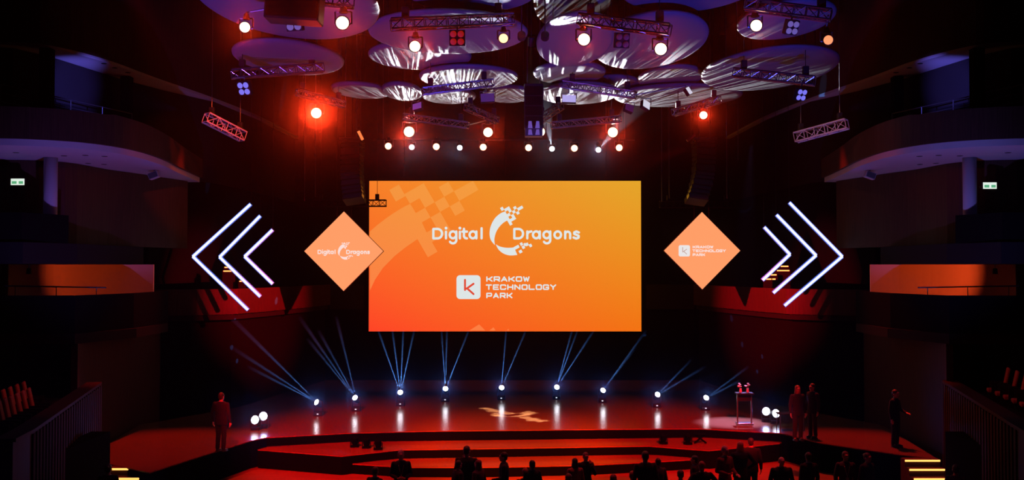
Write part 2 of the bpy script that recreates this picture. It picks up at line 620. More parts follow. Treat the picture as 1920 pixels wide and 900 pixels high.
def onscreen(off):
    """thirds-of-pixel artwork coordinates -> local metres on the screen, off metres in front"""
    return lambda v: P(v[0] / 3 + 680, v[1] / 3 + 330, SD) - sc0 + Vector((0, -off, 0))


def grad_mat(name, cx, cz, w, h, c00, c10, c01, c11, es=1.0):
    """screen picture: four corner colours blended over local x/z"""
    m = mat(name, (.02, .02, .02), .5, 0, (1, 1, 1), es)
    nt = m.node_tree
    bs = nt.nodes['Principled BSDF']
    tc = nt.nodes.new('ShaderNodeTexCoord')
    sp = nt.nodes.new('ShaderNodeSeparateXYZ')
    nt.links.new(tc.outputs['Object'], sp.inputs[0])

    def rng(o, a, b):
        r = nt.nodes.new('ShaderNodeMapRange')
        r.inputs[1].default_value = a
        r.inputs[2].default_value = b
        nt.links.new(sp.outputs[o], r.inputs[0])
        return r
    rx, rz = rng('X', cx - w / 2, cx + w / 2), rng('Z', cz - h / 2, cz + h / 2)

    def mix(fac, a, b):
        x = nt.nodes.new('ShaderNodeMix')
        x.data_type = 'RGBA'
        nt.links.new(fac, x.inputs[0])
        for k, c in ((6, a), (7, b)):
            if isinstance(c, tuple):
                x.inputs[k].default_value = (*c, 1)
            else:
                nt.links.new(c, x.inputs[k])
        return x.outputs[2]
    bot = mix(rx.outputs[0], c00, c10)
    top = mix(rx.outputs[0], c01, c11)
    nt.links.new(mix(rz.outputs[0], bot, top), bs.inputs['Emission Color'])
    return m


scr = thing('hanging_screen', 'huge orange projection screen with white logos hanging above the back of the stage', 'screen', sc0)
pw, ph = 510 / F * SD, 282 / F * SD
M_img = grad_mat('screen_picture', 0, 0, pw, ph, lin(255, 68, 38), lin(243, 115, 18), lin(246, 128, 40), lin(228, 165, 42))
M_motif = grad_mat('screen_motif', 0, 0, pw, ph, lin(255, 120, 70), lin(250, 135, 60), lin(243, 148, 62), lin(243, 168, 62))
M_white = mat('screen_white', (.02, .02, .02), .5, 0, lin(222, 230, 230), 1.0)
M_kred = mat('screen_red', (.02, .02, .02), .5, 0, lin(226, 72, 48), 1.0)
B().box((0, 0, 0), (pw, .04, ph)).build('picture_panel', M_img, scr)
b = B()
for x, z, w, h in ((0, ph / 2 + .11, pw + .44, .22), (0, -ph / 2 - .11, pw + .44, .22), (-pw / 2 - .11, 0, .22, ph), (pw / 2 + .11, 0, .22, ph)):
    b.box((x, .02, z), (w, .08, h))
b.build('border', M_cloth, scr)
for x in (-4.5, 0, 4.5):
    B().tube((x, .02, ph / 2 + .2), (x, .02, 18 - sc0.z), .02).build('cable', M_black, scr)
body = [(205, 190), (165, 215), (130, 240), (85, 274), (41, 312), (41, 645), (62, 600), (100, 535), (135, 495), (180, 450), (240, 402), (305, 358), (300, 300), (270, 230)]
strips = []
up_ = [(41, 312), (85, 274), (130, 240), (165, 215), (205, 190), (236, 172)]
lo_ = [(41, 645), (70, 583), (115, 516), (180, 450), (240, 402), (310, 354)]
strips = [[up_[i], up_[i + 1], lo_[i + 1], lo_[i]] for i in range(5)] + [[(236, 172), (268, 157), (300, 210), (335, 265), (362, 322), (310, 354)]]
clipx = lambda p: (max(p[0], 41), max(p[1], 27))
bot_cells = [[(600, 869), (655, 834), (690, 869)], [(712, 869), (736, 851), (748, 869)], [(812, 869), (819, 858), (824, 869)]]
b = flat([[clipx(p) for p in c] for c in CELLS[:-1]] + strips)
place(b, onscreen(.025)).build('dragon_motif', M_motif, scr)
for c in bot_cells:
    place(flat([c]), onscreen(.025)).build('motif_tip', M_motif, scr)
for first in (True, False):
    b = B()
    for pts, cl in word_strokes():
        if (pts[0][0] < 760) == first:
            ribbon(b, pts, 13 if len(pts) != 2 or abs(pts[0][0] - pts[1][0]) + abs(pts[0][1] - pts[1][1]) > 3 else 16, cl)
    place(b, onscreen(.04)).build('word_lettering', M_white, scr)
place(flat(logo_polys()), onscreen(.045)).build('crescent_logo', M_white, scr)
em = place(flat([rrect(528, 558, 663, 692, 20)]), onscreen(.04)).build('square_logo', M_white, scr)
b = B()
for st in ([(576, 584), (576, 641)], [(624, 606), (584, 634)], [(590, 634), (624, 664)]):
    ribbon(b, st, 11)
place(b, onscreen(.055)).build('letter_k', M_kred, em)
for ya in (560, 605, 650):
    b = B()
    for st in ktp_strokes():
        if ya < st[0][1] < ya + 42:
            ribbon(b, st, 7.5, cap=True)
    place(b, onscreen(.04)).build('line_lettering', M_white, scr)

# ------------------------------------------------------------------ diamonds and chevrons beside the screen
DD = 41.5


def diamond(cx, cy, hw, hh, label, art):
    c = P(cx, cy, DD)
    t = thing('hanging_diamond_sign', label, 'sign', c)
    k = DD / F
    m = mat('diamond_face', (.02, .02, .02), .5, 0, lin(255, 158, 103), 1.0)
    b = B()
    q = [(0, hh * k), (hw * k, 0), (0, -hh * k), (-hw * k, 0)]
    b.add([(p[0], -.05, p[1]) for p in q] + [(p[0], .12, p[1]) for p in q], [(0, 1, 2, 3), (7, 6, 5, 4), (0, 4, 5, 1), (1, 5, 6, 2), (2, 6, 7, 3), (3, 7, 4, 0)])
    b.build('backing', M_black, t)
    b = B()
    b.add([(p[0] * .992, -.06, p[1] * .992) for p in q], [(0, 1, 2, 3)])
    b.build('lit_face', m, t)
    for x in (-.3, .3):
        B().tube((x, .05, hh * k - .3), (x, .05, 17.9 - c.z), .01).build('cable', M_black, t)
    f = lambda off, ox, oy, sc: (lambda v: P(cx + (v[0] - ox) / 3 * sc, cy + (v[1] - oy) / 3 * sc, DD) - c + Vector((0, -off, 0)))
    if art == 0:
        g = f(.068, 807, 312, .352)
        for first in (True, False):
            b = B()
            for pts, cl in word_strokes():
                if (pts[0][0] < 760) == first:
                    ribbon(b, pts, 16, cl)
            place(b, g).build('word_lettering', M_wh2, t)
        place(flat(logo_polys()), f(.07, 807, 312, .352)).build('crescent_logo', M_wh2, t)
    else:
        g = lambda off: f(off, 808, 623, .472)
        e = place(flat([rrect(528, 558, 663, 692, 20)]), g(.068)).build('square_logo', M_white, t)
        b = B()
        for st in ([(576, 584), (576, 641)], [(624, 606), (584, 634)], [(590, 634), (624, 664)]):
            ribbon(b, st, 7)
        place(b, g(.073)).build('letter_k', mat('screen_grey', (.02, .02, .02), .5, 0, lin(175, 140, 125), 1.0), e)
        for ya in (560, 605, 650):
            b = B()
            for st in ktp_strokes():
                if ya < st[0][1] < ya + 42:
                    ribbon(b, st, 9.5)
            place(b, g(.068)).build('line_lettering', M_wh2, t)


M_wh2 = mat('sign_white', (.02, .02, .02), .5, 0, lin(243, 222, 216), 1.0)
diamond(645, 471, 74.5, 75, 'orange diamond shaped lit sign with the crescent logo, overlapping the screen edge', 0)
diamond(1316, 470, 72, 73, 'orange diamond shaped lit sign with the square K logo, right of the screen', 1)

CD = 38.5


def chevron(tip, a, e, label):
    p = P(*tip, CD)
    t = thing('hanging_chevron_light', label, 'light', p, 'white chevron lights beside the stage')
    for q in (a, e):
        d = P(*q, CD) - p
        n = Vector((-d.z, 0, d.x)).normalized()
        ang = math.atan2(d.z, d.x)
        m = Matrix.Rotation(-ang, 4, 'Y')
        L = d.length
        h = B().box((L / 2, .05, 0), (L + .05, .05, .13), m, .008).build('bar_housing', M_steel, t)
        B().box((L / 2, .01, 0), (L + .03, .04, .155), m, .012).build('blue_halo_strip', M_neonb, h)
        B().tube(m @ Vector((0, -.03, 0)), m @ Vector((L, -.03, 0)), .046, 10).build('light_tube', M_neon, h)
    b = B()
    d = P(*a, CD) - p
    b.tube(d + Vector((0, .06, 0)), Vector((d.x, .06, 17.9 - p.z)), .008)
    b.build('cable', M_black, t)


for l, tip, a, e in (('outermost and largest white neon chevron pointing left', (362, 481), (470, 383), (465, 581)),
                     ('middle white neon chevron of the three pointing left', (412, 482), (488, 405), (488, 556)),
                     ('innermost and smallest white neon chevron pointing left', (459, 481), (511, 431), (511, 532)),
                     ('outermost and largest white neon chevron pointing right', (1579, 481), (1480, 380), (1471, 573)),
                     ('middle white neon chevron of the three pointing right', (1530, 479), (1456, 403), (1450, 549)),
                     ('innermost and smallest white neon chevron pointing right', (1481, 477), (1433, 426), (1430, 525))):
    chevron(tip, a, e, l)

# ------------------------------------------------------------------ ceiling clouds
ZC = 11.7


def cloud(x0, x1, y0, y1, label, z=ZC, rot=0.0, tilt=(0, 0)):
    dn, df = Z(960, y0, z).y, Z(960, y1, z).y
    Y = (dn + df) / 2
    X = ((x0 + x1) / 2 - 960) * Y / F
    a, b_ = (x1 - x0) / 2 * Y / F, (df - dn) / 2
    t = thing('hanging_ceiling_panel', label, 'ceiling panel', (X, Y, z), 'oval ceiling panels above the stage')
    prof = [(.02, 0), (.6, .004), (.9, .012), (.965, .03), (.992, .065), (1, .11), (.985, .15), (.95, .17), (.02, .17)]
    M3 = Matrix.Rotation(R(rot), 4, 'Z') @ Matrix.Rotation(R(tilt[0]), 4, 'X') @ Matrix.Rotation(R(tilt[1]), 4, 'Y')
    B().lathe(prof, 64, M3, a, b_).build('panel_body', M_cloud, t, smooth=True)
    for u, v in ((-.6, -.3), (.6, -.3), (0, .6)):
        p = M3 @ Vector((u * a, v * b_, .16))
        B().tube(p, (p.x, p.y, 17.95 - z), .01, 6).build('suspension_cable', M_black, t)
    return t


cloud(378, 706, -75, 78, 'large violet oval ceiling panel above the upper left lamps', 11.45)
cloud(440, 641, 80, 144, 'dim violet oval ceiling panel whose rounded tip hangs over the left truss', 11.3)
cloud(690, 990, 26, 104, 'long violet oval ceiling panel behind the truss with the four red lenses', 11.5)
cloud(690, 884, 84, 134, 'shorter oval ceiling panel with white streaks just below the long violet one', 11.8)
cloud(1006, 1150, 30, 128, 'violet oval ceiling panel carrying a truss shadow, left half of the blue pair', 11.4)
cloud(1112, 1322, 29, 133, 'bright blue oval ceiling panel streaked along its lower edge', 11.45)
cloud(752, 1012, -60, 27, 'oval ceiling panel full of white streaks at top centre', 11.9)
cloud(1000, 1150, -70, 61, 'steep bright streaked oval ceiling panel at top, right of centre', 12.2, 0)
cloud(785, 972, 128, 169, 'blue oval ceiling panel behind the middle truss with a clean blue end', 11.6)
cloud(620, 730, 160, 187, 'small grey streaked oval panel at the left end of the lowest row', 11.6, 0, (0, 2))
cloud(716, 790, 160, 191, 'small dazzling white streaked oval panel, second in the lowest row', 11.5)
cloud(790, 892, 170, 197, 'striped oval panel under the middle truss, third in the lowest row', 11.7)
cloud(905, 1000, 166, 195, 'zigzag streaked oval panel beside the hanging speaker box', 11.6)
cloud(1000, 1136, 122, 160, 'streaked oval panel under the shadowed violet one, right of the speaker box', 11.55)
cloud(1090, 1202, 147, 178, 'small oval panel with broad white patches behind the right truss', 11.75)
cloud(1010, 1160, 160, 198, 'broad white streaked oval panel behind the purple floodlight', 11.35)
cloud(1198, 1318, 128, 170, 'dark oval panel with thin white diagonal streaks left of the striped one', 11.7)
cloud(1152, 1392, 163, 203, 'long thin white streaked panel at the right end of the lowest row', 11.5)
cloud(1322, 1560, 92, 173, 'oval panel boldly striped white at its near tip, dark beyond', 11.4)
cloud(1160, 1440, -90, 27, 'dark blue oval ceiling panel at the top edge, right of centre', 11.8)
cloud(1390, 1560, 6, 78, 'dark violet oval ceiling panel behind the right upper truss', 11.6)

# ------------------------------------------------------------------ trusses


RIG = []


def nearest_rig(p):
    best = None
    for a, e in RIG:
        d = e - a
        k = max(.02, min(.98, (p - a).dot(d) / d.dot(d)))
        q = a + d * k
        if best is None or (q - p).length < (best - p).length:
            best = q
    return best


def truss(p0, p1, label, size=.3, drop=True, mt=None, group='lighting trusses', up=None):
    mt = mt or M_alu
    p0, p1 = Vector(p0), Vector(p1)
    t = thing('hanging_truss', label, 'truss', p0, group)
    d = p1 - p0
    L = d.length
    x = d.normalized()
    z = Vector(up).normalized() if up else Vector((0, 0, 1))
    y = z.cross(x).normalized()
    z = x.cross(y)
    h = size / 2
    RIG.append((p0, p1))
    cs = [(-h, -h), (h, -h), (h, h), (-h, h)]
    at = lambda k, c: x * k + y * c[0] + z * c[1]
    for c in cs:
        B().tube(at(0, c), at(L, c), .025, 8).build('chord', mt, t)
    b = B()
    n = max(3, int(L / (size * 1.1)))
    for f in range(4):
        c0, c1 = cs[f], cs[(f + 1) % 4]
        for i in range(n):
            a, e = L * i / n, L * (i + 1) / n
            if i % 2:
                b.tube(at(a, c0), at(e, c1), .012, 6)
            else:
                b.tube(at(a, c1), at(e, c0), .012, 6)
            b.tube(at(a, c0), at(a, c1), .012, 6)
        b.tube(at(L, c0), at(L, c1), .012, 6)
    b.build('lattice', mt, t)
    if drop:
        for k in (.12, .88):
            q = at(L * k, (0, h))
            B().box(q + Vector((0, 0, .14)), (.16, .16, .24), None, .02).build('chain_hoist', M_black, t)
            B().tube(q + Vector((0, 0, .25)), Vector((q.x, q.y, 17.9 - p0.z)), .01, 6).build('hoist_chain', M_cable if size > .28 else M_black, t)
    return t


TR = [((733, 46, 22), (962, 36, 22.6), 'short truss carrying the two lamps and four red lenses'),
      ((1086, 36, 22), (1256, 56, 21.2), 'short truss over the shadowed violet ceiling panel'),
      ((604, -2, 21.3), (664, 4, 21.4), 'truss end cut by the top edge above the bright left lamp'),
      ((1398, 8, 22), (1558, 29, 21.4), 'truss in the upper right corner above two lamps'),
      ((434, 139, 27), (606, 127, 28), 'truss over the blue four-lens light at left'),
      ((1376, 136, 28), (1528, 152, 27), 'truss over the blue four-lens light at right'),
      ((792, 171, 30.5), (924, 155, 31.2), 'blue lit truss in the middle, left of the speaker box'),
      ((1056, 158, 31), (1192, 178, 30.2), 'blue lit truss in the middle, right of the speaker box'),
      ((757, 219, 35), (878, 235, 34.4), 'glittering low truss left above the back lamp row'),
      ((1034, 235, 34.4), (1163, 223, 35), 'glittering low truss right above the back lamp row'),
      ((874, 200, 33), (932, 226, 34), 'short slanting truss left of the speaker box'),
      ((1052, 198, 33), (1012, 224, 34), 'short slanting truss right of the speaker box'),
      ((556, 172, 33), (645, 196, 34), 'dim truss above the strongest red lamp'),
      ((1262, 212, 34), (1350, 186, 33), 'dim truss above the small red lamp at right')]
for i, (a, e, l) in enumerate(TR):
    truss(P(*a), P(*e), l, .22 if a[2] < 30 else .2, True, M_alu if i not in (2,) else M_alu)

# slanting side ladders lit red
for s, (a, e), l in ((-1, ((386, 220, 32), (456, 256, 33)), 'orange lit ladder truss hanging slantwise before the left balcony'),
                     (1, ((1492, 258, 33), (1588, 232, 32)), 'dull lit ladder truss hanging slantwise before the right balcony')):
    truss(P(*a), P(*e), l, .3, True, mat('pale_painted_steel', (.45, .43, .42), .5), 'slanting side ladders')
    m = (P(*a) + P(*e)) / 2
    spot((m.x - s * 2.2, m.y - 4, m.z + .6), m, 1600 if s < 0 else 260, (1, .07, .008) if s < 0 else (1, .3, .22), 13, .5, .05)  # added spot without fixture, colours the ladder

# truss ends behind the diamonds and in front of the screen corner
truss(P(585, 381, 43), P(724, 381, 43), 'black truss behind the left diamond, reaching over the screen corner', .26, True, M_black, 'diamond trusses')
truss(P(1237, 383, 43), P(1378, 383, 43), 'black truss behind the right diamond sign', .26, True, M_black, 'diamond trusses')

# ------------------------------------------------------------------ spotlights in the rig


def lamp(px, py, d, rpx, label, power, half=17, face=None, col=RED, lens=(1, .62, .36), ls=5.0, aimjit=(0, 0), group='red spotlights in the rig', hang=None):
    c = P(px, py, d)
    r = rpx * d / F
    tgt = Vector((aimjit[0], 0, CH + aimjit[1]))
    t = thing('spotlight', label, 'spotlight', c, group)
    ax = (tgt - c).normalized()
    q = ax.to_track_quat('Z', 'Y').to_matrix().to_4x4()
    B().lathe([(r * .55, -.36), (r * .85, -.33), (r * 1.0, -.2), (r * 1.02, -.03), (r * 1.12, -.02), (r * 1.12, .03), (r * 1.0, .035), (r * .98, .0)], 20, q).build('housing', M_black, t, smooth=False)
    key = 'lens_%.2f_%.2f_%.2f_%.1f' % (*lens, ls)
    le = mat(key, (.1, .05, .02), .3, 0, lens, ls)
    B().lathe([(r * .95, .004), (r * .93, .02), (r * .6, .038), (r * .05, .045)], 20, q).build('lens', le, t, smooth=True)
    b = B()
    yw = r * 1.25
    for sx in (-1, 1):
        b.tube((sx * yw, .12, 0), (sx * yw, .12, r * 1.9), .018, 6)
        b.tube((sx * yw, .12, 0), (sx * r * .9, .12, 0), .022, 6)
    b.tube((-yw, .12, r * 1.9), (yw, .12, r * 1.9), .018, 6)
    b.build('yoke', M_steel, t)
    top = hang if hang is not None else .25
    B().cone((0, .12, r * 1.9 - .02), (0, .12, r * 1.9 + .1), r * .7, r * .45, 12).build('base', M_black, t)
    tp = Vector((0, .12, r * 1.9 + .1))
    B().path([tp - Vector((0, 0, .03)), tp + Vector((0, 0, .03)), nearest_rig(c + tp) - c], .02, 6).build('clamp', M_steel, t)
    if power:
        spot(c + ax * .08, tgt, power * (5.0 if d < 34 else 3.6), col, 4 + half * .35, .6, r * .5, 'spot_beam', t)
    return t


t = thing('hanging_pipe', 'long black pipe carrying the back lamp row above the screen', 'pipe', P(945, 262, 40.12))
B().tube((-5.2, 0, 0), (5.2, 0, 0), .03, 10).build('bar', M_black, t)
for x in (-4.8, 4.8):
    B().tube((x, 0, 0), (x, 0, 17.9 - t.location.z), .01, 6).build('suspension_cable', M_steel, t)


INC = 1.0   # sign of Incoming seen by a light shader
RIG.append((P(945, 262, 40.12) + Vector((-5.2, 0, 0)), P(945, 262, 40.12) + Vector((5.2, 0, 0))))
OR = (1, .62, .36)
lamp(459, 51, 21.4, 10, 'red lamp at far upper left with no lit neighbour to its left', 330, 14)
lamp(642, 43, 21.3, 12.5, 'bright red lamp under the truss end at top left', 520, 15)
lamp(778, 87, 22.0, 10.5, 'bright red lamp left of the four red lenses', 460, 15)
lamp(944, 72, 22.6, 9, 'dimmer orange lamp right of the four red lenses', 60, 9, lens=(1, .5, .24), ls=2.5)
lamp(1095, 74, 22.0, 11.5, 'red lamp at the left end of the truss on the shadowed panel', 260, 13)
lamp(1239, 92, 21.4, 11.5, 'red lamp at the right end of the truss on the blue panel', 260, 13)
lamp(1418, 48, 22, 11, 'red lamp near the upper right corner, left of the violet lens block', 160, 11)
lamp(1553, 75, 21.5, 9, 'dim orange honeycomb lamp farthest right in the upper rig', 12, 8, lens=(1, .28, .12), ls=1.3)
lamp(593, 212, 33, 10, 'red lamp at left with the widest red glow of all', 3300, 17)
lamp(767, 247, 36, 10, 'red lamp under the glittering left truss', 850, 15)
lamp(915, 248, 36, 9, 'red lamp just left of the hanging speaker box', 420, 13)
lamp(1013, 247, 36, 9, 'red lamp touching the lower right of the hanging speaker box', 420, 13)
lamp(1149, 248, 36, 9.5, 'red lamp under the glittering right truss', 650, 14)
lamp(1319, 216, 33, 7.5, 'small red lamp above the right line array', 360, 12)
for i, (x, y, blue, l) in enumerate(((728, 274, 0, 'orange lamp leftmost in the back lamp row'), (772, 276, 1, 'white lamp leftmost of the four white ones in the back row'),
                                     (818, 275, 0, 'orange lamp between the two left white lamps of the back row'), (862, 277, 1, 'tiny white lamp left of the speaker box in the back row'),
                                     (906, 276, 0, 'orange lamp directly beneath the red lamp left of the speaker box'), (991, 277, 0, 'orange lamp in the back row beneath the speaker box'),
                                     (1035, 279, 1, 'white lamp sending a grey beam up beside the speaker box'), (1077, 278, 0, 'orange lamp between the two right white lamps of the back row'),
                                     (1122, 281, 1, 'white lamp with a grey beam to the upper right'), (1161, 277, 0, 'orange lamp rightmost in the back lamp row'))):
    if blue:
        lamp(x, y, 40, 5.2, l, 60, 9, None, (.5, .62, 1), (.75, .85, 1), 4.0, (0, 0), 'white lamps in the back row')
    else:
        lamp(x, y, 40, 6.5, l, 55 if i != 9 else 35, 8, None, RED, (1, .6, .34), 3.0, (0, 0), 'orange lamps in the back row')
def light_nodes(l, build):
    l.use_nodes = True
    nt = l.node_tree
    em_ = nt.nodes.get('Emission')
    g = nt.nodes.new('ShaderNodeNewGeometry')
    nt.links.new(build(nt, g.outputs['Incoming']), em_.inputs['Strength'])


def nmath(nt, op, a, b=None, c=None):
    n = nt.nodes.new('ShaderNodeMath')
    n.operation = op
    for i, k in enumerate((a, b, c)):
        if k is None:
            continue
        if isinstance(k, (int, float)):
            n.inputs[i].default_value = k
        else:
            nt.links.new(k, n.inputs[i])
    return n.outputs[0]


def streak_build(seed, lo=(4.6, 5.8), fine=130):
    """gobo of fine slits fanning round the lamp's vertical axis, broken along their length"""
    def f(nt, inc):
        s = nt.nodes.new('ShaderNodeSeparateXYZ')
        nt.links.new(inc, s.inputs[0])
        az = nmath(nt, 'ARCTAN2', s.outputs[0], s.outputs[1])
        el = nmath(nt, 'ARCSINE', s.outputs[2])
        c = nt.nodes.new('ShaderNodeCombineXYZ')
        nt.links.new(nmath(nt, 'MULTIPLY', az, fine), c.inputs[0])
        nt.links.new(nmath(nt, 'MULTIPLY', el, 11), c.inputs[1])
        c.inputs[2].default_value = seed * 3.1
        n = nt.nodes.new('ShaderNodeTexNoise')
        n.inputs['Scale'].default_value = 1.0
        n.inputs['Detail'].default_value = 2.0
        nt.links.new(c.outputs[0], n.inputs['Vector'])
        r = nt.nodes.new('ShaderNodeMapRange')
        r.inputs[1].default_value = .53
        r.inputs[2].default_value = .56
        nt.links.new(n.outputs['Fac'], r.inputs[0])
        up_ = nt.nodes.new('ShaderNodeMapRange')
        up_.interpolation_type = 'SMOOTHSTEP'
        up_.inputs[1].default_value = math.sin(R(lo[0]))
        up_.inputs[2].default_value = math.sin(R(lo[1]))
        nt.links.new(nmath(nt, 'MULTIPLY', s.outputs[2], INC), up_.inputs[0])
        sn = nmath(nt, 'MAXIMUM', s.outputs[2], .02)
        comp = nmath(nt, 'MINIMUM', nmath(nt, 'POWER', nmath(nt, 'DIVIDE', .22, sn), 2.0), 5.0)
        out = nmath(nt, 'MULTIPLY', nmath(nt, 'MULTIPLY', r.outputs[0], up_.outputs[0]), comp)
        return out
    return f


# white back-row lamps and two added heads throw slit patterns across the ceiling clouds
for k, (x, y, d, tx, ty, pw_) in enumerate(((772, 270, 39.7, 740, 165, 2600), (862, 271, 39.7, 880, 165, 2400), (1035, 273, 39.7, 1050, 165, 2600), (1122, 275, 39.7, 1275, 160, 8500),
                                             (978, 62, 24.4, 900, 8, 3000), (1022, 62, 24.4, 1070, 8, 3800))):
    o = spot(P(x, y, d), Z(tx, ty, 11.7), pw_, (.88, .93, 1), (26 if x > 1100 else 34) if d > 35 else 36, .35, .01, 'gobo_beam')
    light_nodes(o.data, streak_build(k + 1) if d > 35 else streak_build(k + 1, (3, 5), 60))
for x, y, l in ((978, 67, 'small black upturned head added for the streaks, beside the gap between the two big ceiling panels'), (1022, 67, 'small black upturned head added for the streaks, at the edge of the shadowed violet ceiling panel')):
    t = thing('hanging_added_head', l, 'projector head', P(x, y, 24.45), 'added upturned projector heads')  # unseen heads added to carry the streak lights
    B().lathe([(.06, -.14), (.1, -.1), (.1, .06), (.085, .06)], 16, Matrix.Rotation(R(70), 4, 'X')).build('head', M_black, t)
    B().tube((0, .05, -.06), (0, .05, 17.9 - t.location.z), .015).build('drop_rod', M_black, t)



def beam_mat(length):
    """added beam haze, thinned along its length to fade the beam"""
    key = 'haze_in_beam_%d' % round(length * 10)
    if key in MATS:
        return MATS[key]
    m = bpy.data.materials.new(key)
    m.use_nodes = True
    nb = m.node_tree
    nb.nodes.remove(nb.nodes['Principled BSDF'])
    bv = nb.nodes.new('ShaderNodeVolumeScatter')
    bv.inputs['Color'].default_value = (1, 1, 1, 1)
    bv.inputs['Anisotropy'].default_value = 0.0
    btc = nb.nodes.new('ShaderNodeTexCoord')
    bln = nb.nodes.new('ShaderNodeVectorMath')
    bln.operation = 'LENGTH'
    nb.links.new(btc.outputs['Object'], bln.inputs[0])
    bmr = nb.nodes.new('ShaderNodeMapRange')
    bmr.inputs[1].default_value = .2
    bmr.inputs[2].default_value = length * .98
    bmr.inputs[3].default_value = .14
    bmr.inputs[4].default_value = .006
    nb.links.new(bln.outputs['Value'], bmr.inputs[0])
    nb.links.new(bmr.outputs[0], bv.inputs['Density'])
    nb.links.new(bv.outputs[0], nb.nodes['Material Output'].inputs['Volume'])
    m.cycles.volume_sampling = 'EQUIANGULAR'
    MATS[key] = m
    return m


def haze_beam(parent, start, direction, half, length, power, color, r0=.03):
    """denser haze added in the shape of one beam, lit by a narrow spot at its root"""
    v = Vector(direction).normalized()
    a = parent.location + Vector(start)
    o = B().cone(v * .05, v * length, r0, r0 + length * math.tan(R(half)), 16).build('haze_beam', beam_mat(length))  # cone of haze added so the beam shows
    o.location = a
    o.location = Vector(start)
    o.parent = parent
    o['kind'] = 'stuff'
    spot(a, a + v * 5, power, color, half * 1.3, .6, .008, 'prism_beam', parent)
    return o


# the two right white lamps show wide grey beams going up
for x, y, tx, ty in ((1035, 279, 1012, 150), (1122, 281, 1200, 190)):
    own = min((o for o in bpy.data.objects if o.type == 'EMPTY'), key=lambda o: (o.location - P(x, y, 40)).length)
    v = P(tx, ty, 38.6) - P(x, y, 40)
    haze_beam(own, v.normalized() * .12, v, 9, 3.2, 700, (.55, .62, .8), .08)

# ------------------------------------------------------------------ four-lens blinders, floods, speakers in the rig


def blinder(px, py, d, size, lens, es, label, group, tilt=0, yaw=0):
    c = P(px, py, d)
    t = thing('hanging_blinder_light', label, 'blinder light', c, group)
    k = size * d / F
    m = Matrix.Rotation(R(yaw), 4, 'Z') @ Matrix.Rotation(R(tilt), 4, 'X') @ Matrix.Rotation(R(90), 4, 'X')
    B().box((0, 0, -.06), (k * 1.1, k * 1.1, .12), m, .01).build('housing', M_black, t)
    lm = mat('blinder_lens_%s' % label[:14].replace(' ', '_'), lens if not es else (.1, .1, .1), .25, 0, lens if es else None, es)
    for sx in (-1, 1):
        for sy in (-1, 1):
            B().lathe([(k * .23, .0), (k * .22, .02), (k * .1, .035), (.01, .04)], 16, m @ Matrix.Translation((sx * k * .26, sy * k * .26, 0))).build('lens', lm, t, smooth=True)
    tp = Vector((0, .06, k * .5))
    B().path([tp, tp + Vector((0, 0, .06)), nearest_rig(c + tp) - c], .02).build('clamp', M_steel, t)


blinder(550, 42, 21.3, 30, lin(105, 90, 165), .8, 'violet four-lens blinder hanging between two red lamps at left', 'four-lens lights', 20, -15)
blinder(857, 71, 22.3, 27, lin(150, 20, 5), .9, 'red four-lens blinder in the middle of the short truss', 'four-lens lights', 12, 0)
blinder(1167, 76, 21.7, 26, lin(60, 10, 12), .7, 'dark red four-lens blinder between two red lamps on the blue panel', 'four-lens lights', 15, 10)
blinder(1486, 52, 21.7, 25, lin(78, 58, 110), .8, 'violet four-lens blinder at upper right between two lamps', 'four-lens lights', 25, 20)
blinder(457, 166, 27.2, 24, lin(120, 115, 235), 1.0, 'blue four-lens blinder under the left truss', 'four-lens lights', 25, -20)
blinder(1503, 178, 27, 21, lin(130, 130, 240), 1.0, 'blue four-lens blinder under the right truss', 'four-lens lights', 25, 25)


def flood(px, py, d, w, h, yaw, tilt, roll, label, face):
    c = P(px, py, d)
    k = d / F
    t = thing('hanging_floodlight', label, 'floodlight', c, 'square floodlights in the rig')
    m = Matrix.Rotation(R(yaw), 4, 'Z') @ Matrix.Rotation(R(tilt), 4, 'X') @ Matrix.Rotation(R(roll), 4, 'Y')
    B().box((0, .07, 0), (w * k, .14, h * k), m, .012).build('housing', M_black, t)
    B().box((0, -.008, 0), (w * k * .94, .016, h * k * .94), m).build('front_glass', face, t)
    b = B()
    for sx in (-1, 1):
        b.tube((sx * w * k * .54, .07, 0), (sx * w * k * .54, .07, h * k * .7), .012, 6)
    b.tube((-w * k * .54, .07, h * k * .7), (w * k * .54, .07, h * k * .7), .012, 6)
    tp = Vector((0, .07, h * k * .7))
    b.tube(tp, nearest_rig(c + tp) - c, .015, 6)
    b.build('yoke', M_steel, t)


fl_v = mat('flood_violet', (.1, .1, .1), .3, 0, lin(105, 50, 130), 1)
fl_d = mat('flood_dim', (.1, .1, .1), .3, 0, lin(58, 28, 80), 1)
fl_l = mat('flood_lavender', (.1, .1, .1), .3, 0, lin(175, 165, 225), 1)
fl_w = mat('flood_white', (.1, .1, .1), .3, 0, lin(205, 205, 220), 1)
flood(782, 199, 32, 19, 13, -25, -20, -12, 'violet square floodlight under the dazzling white ceiling panel', fl_v)
flood(914, 183, 31, 27, 17, 0, -12, -3, 'dim violet floodlight hanging left of the speaker box', fl_d)
flood(1067, 185, 31, 27, 15, 0, -15, 2, 'pale lavender floodlight right of the speaker box', fl_l)
flood(1180, 202, 32, 18, 15, 25, -20, 20, 'dark square floodlight below the right blue truss', mat('flood_dark', (.1, .1, .1), .3, 0, lin(48, 12, 42), 1))
flood(1212, 196, 32, 17, 17, 40, -20, 25, 'white faced tilted floodlight beside the dark one', fl_w)
flood(1292, 170, 30, 9, 15, 30, -20, -25, 'small white floodlight alone in front of the thin streaked panel', fl_w)

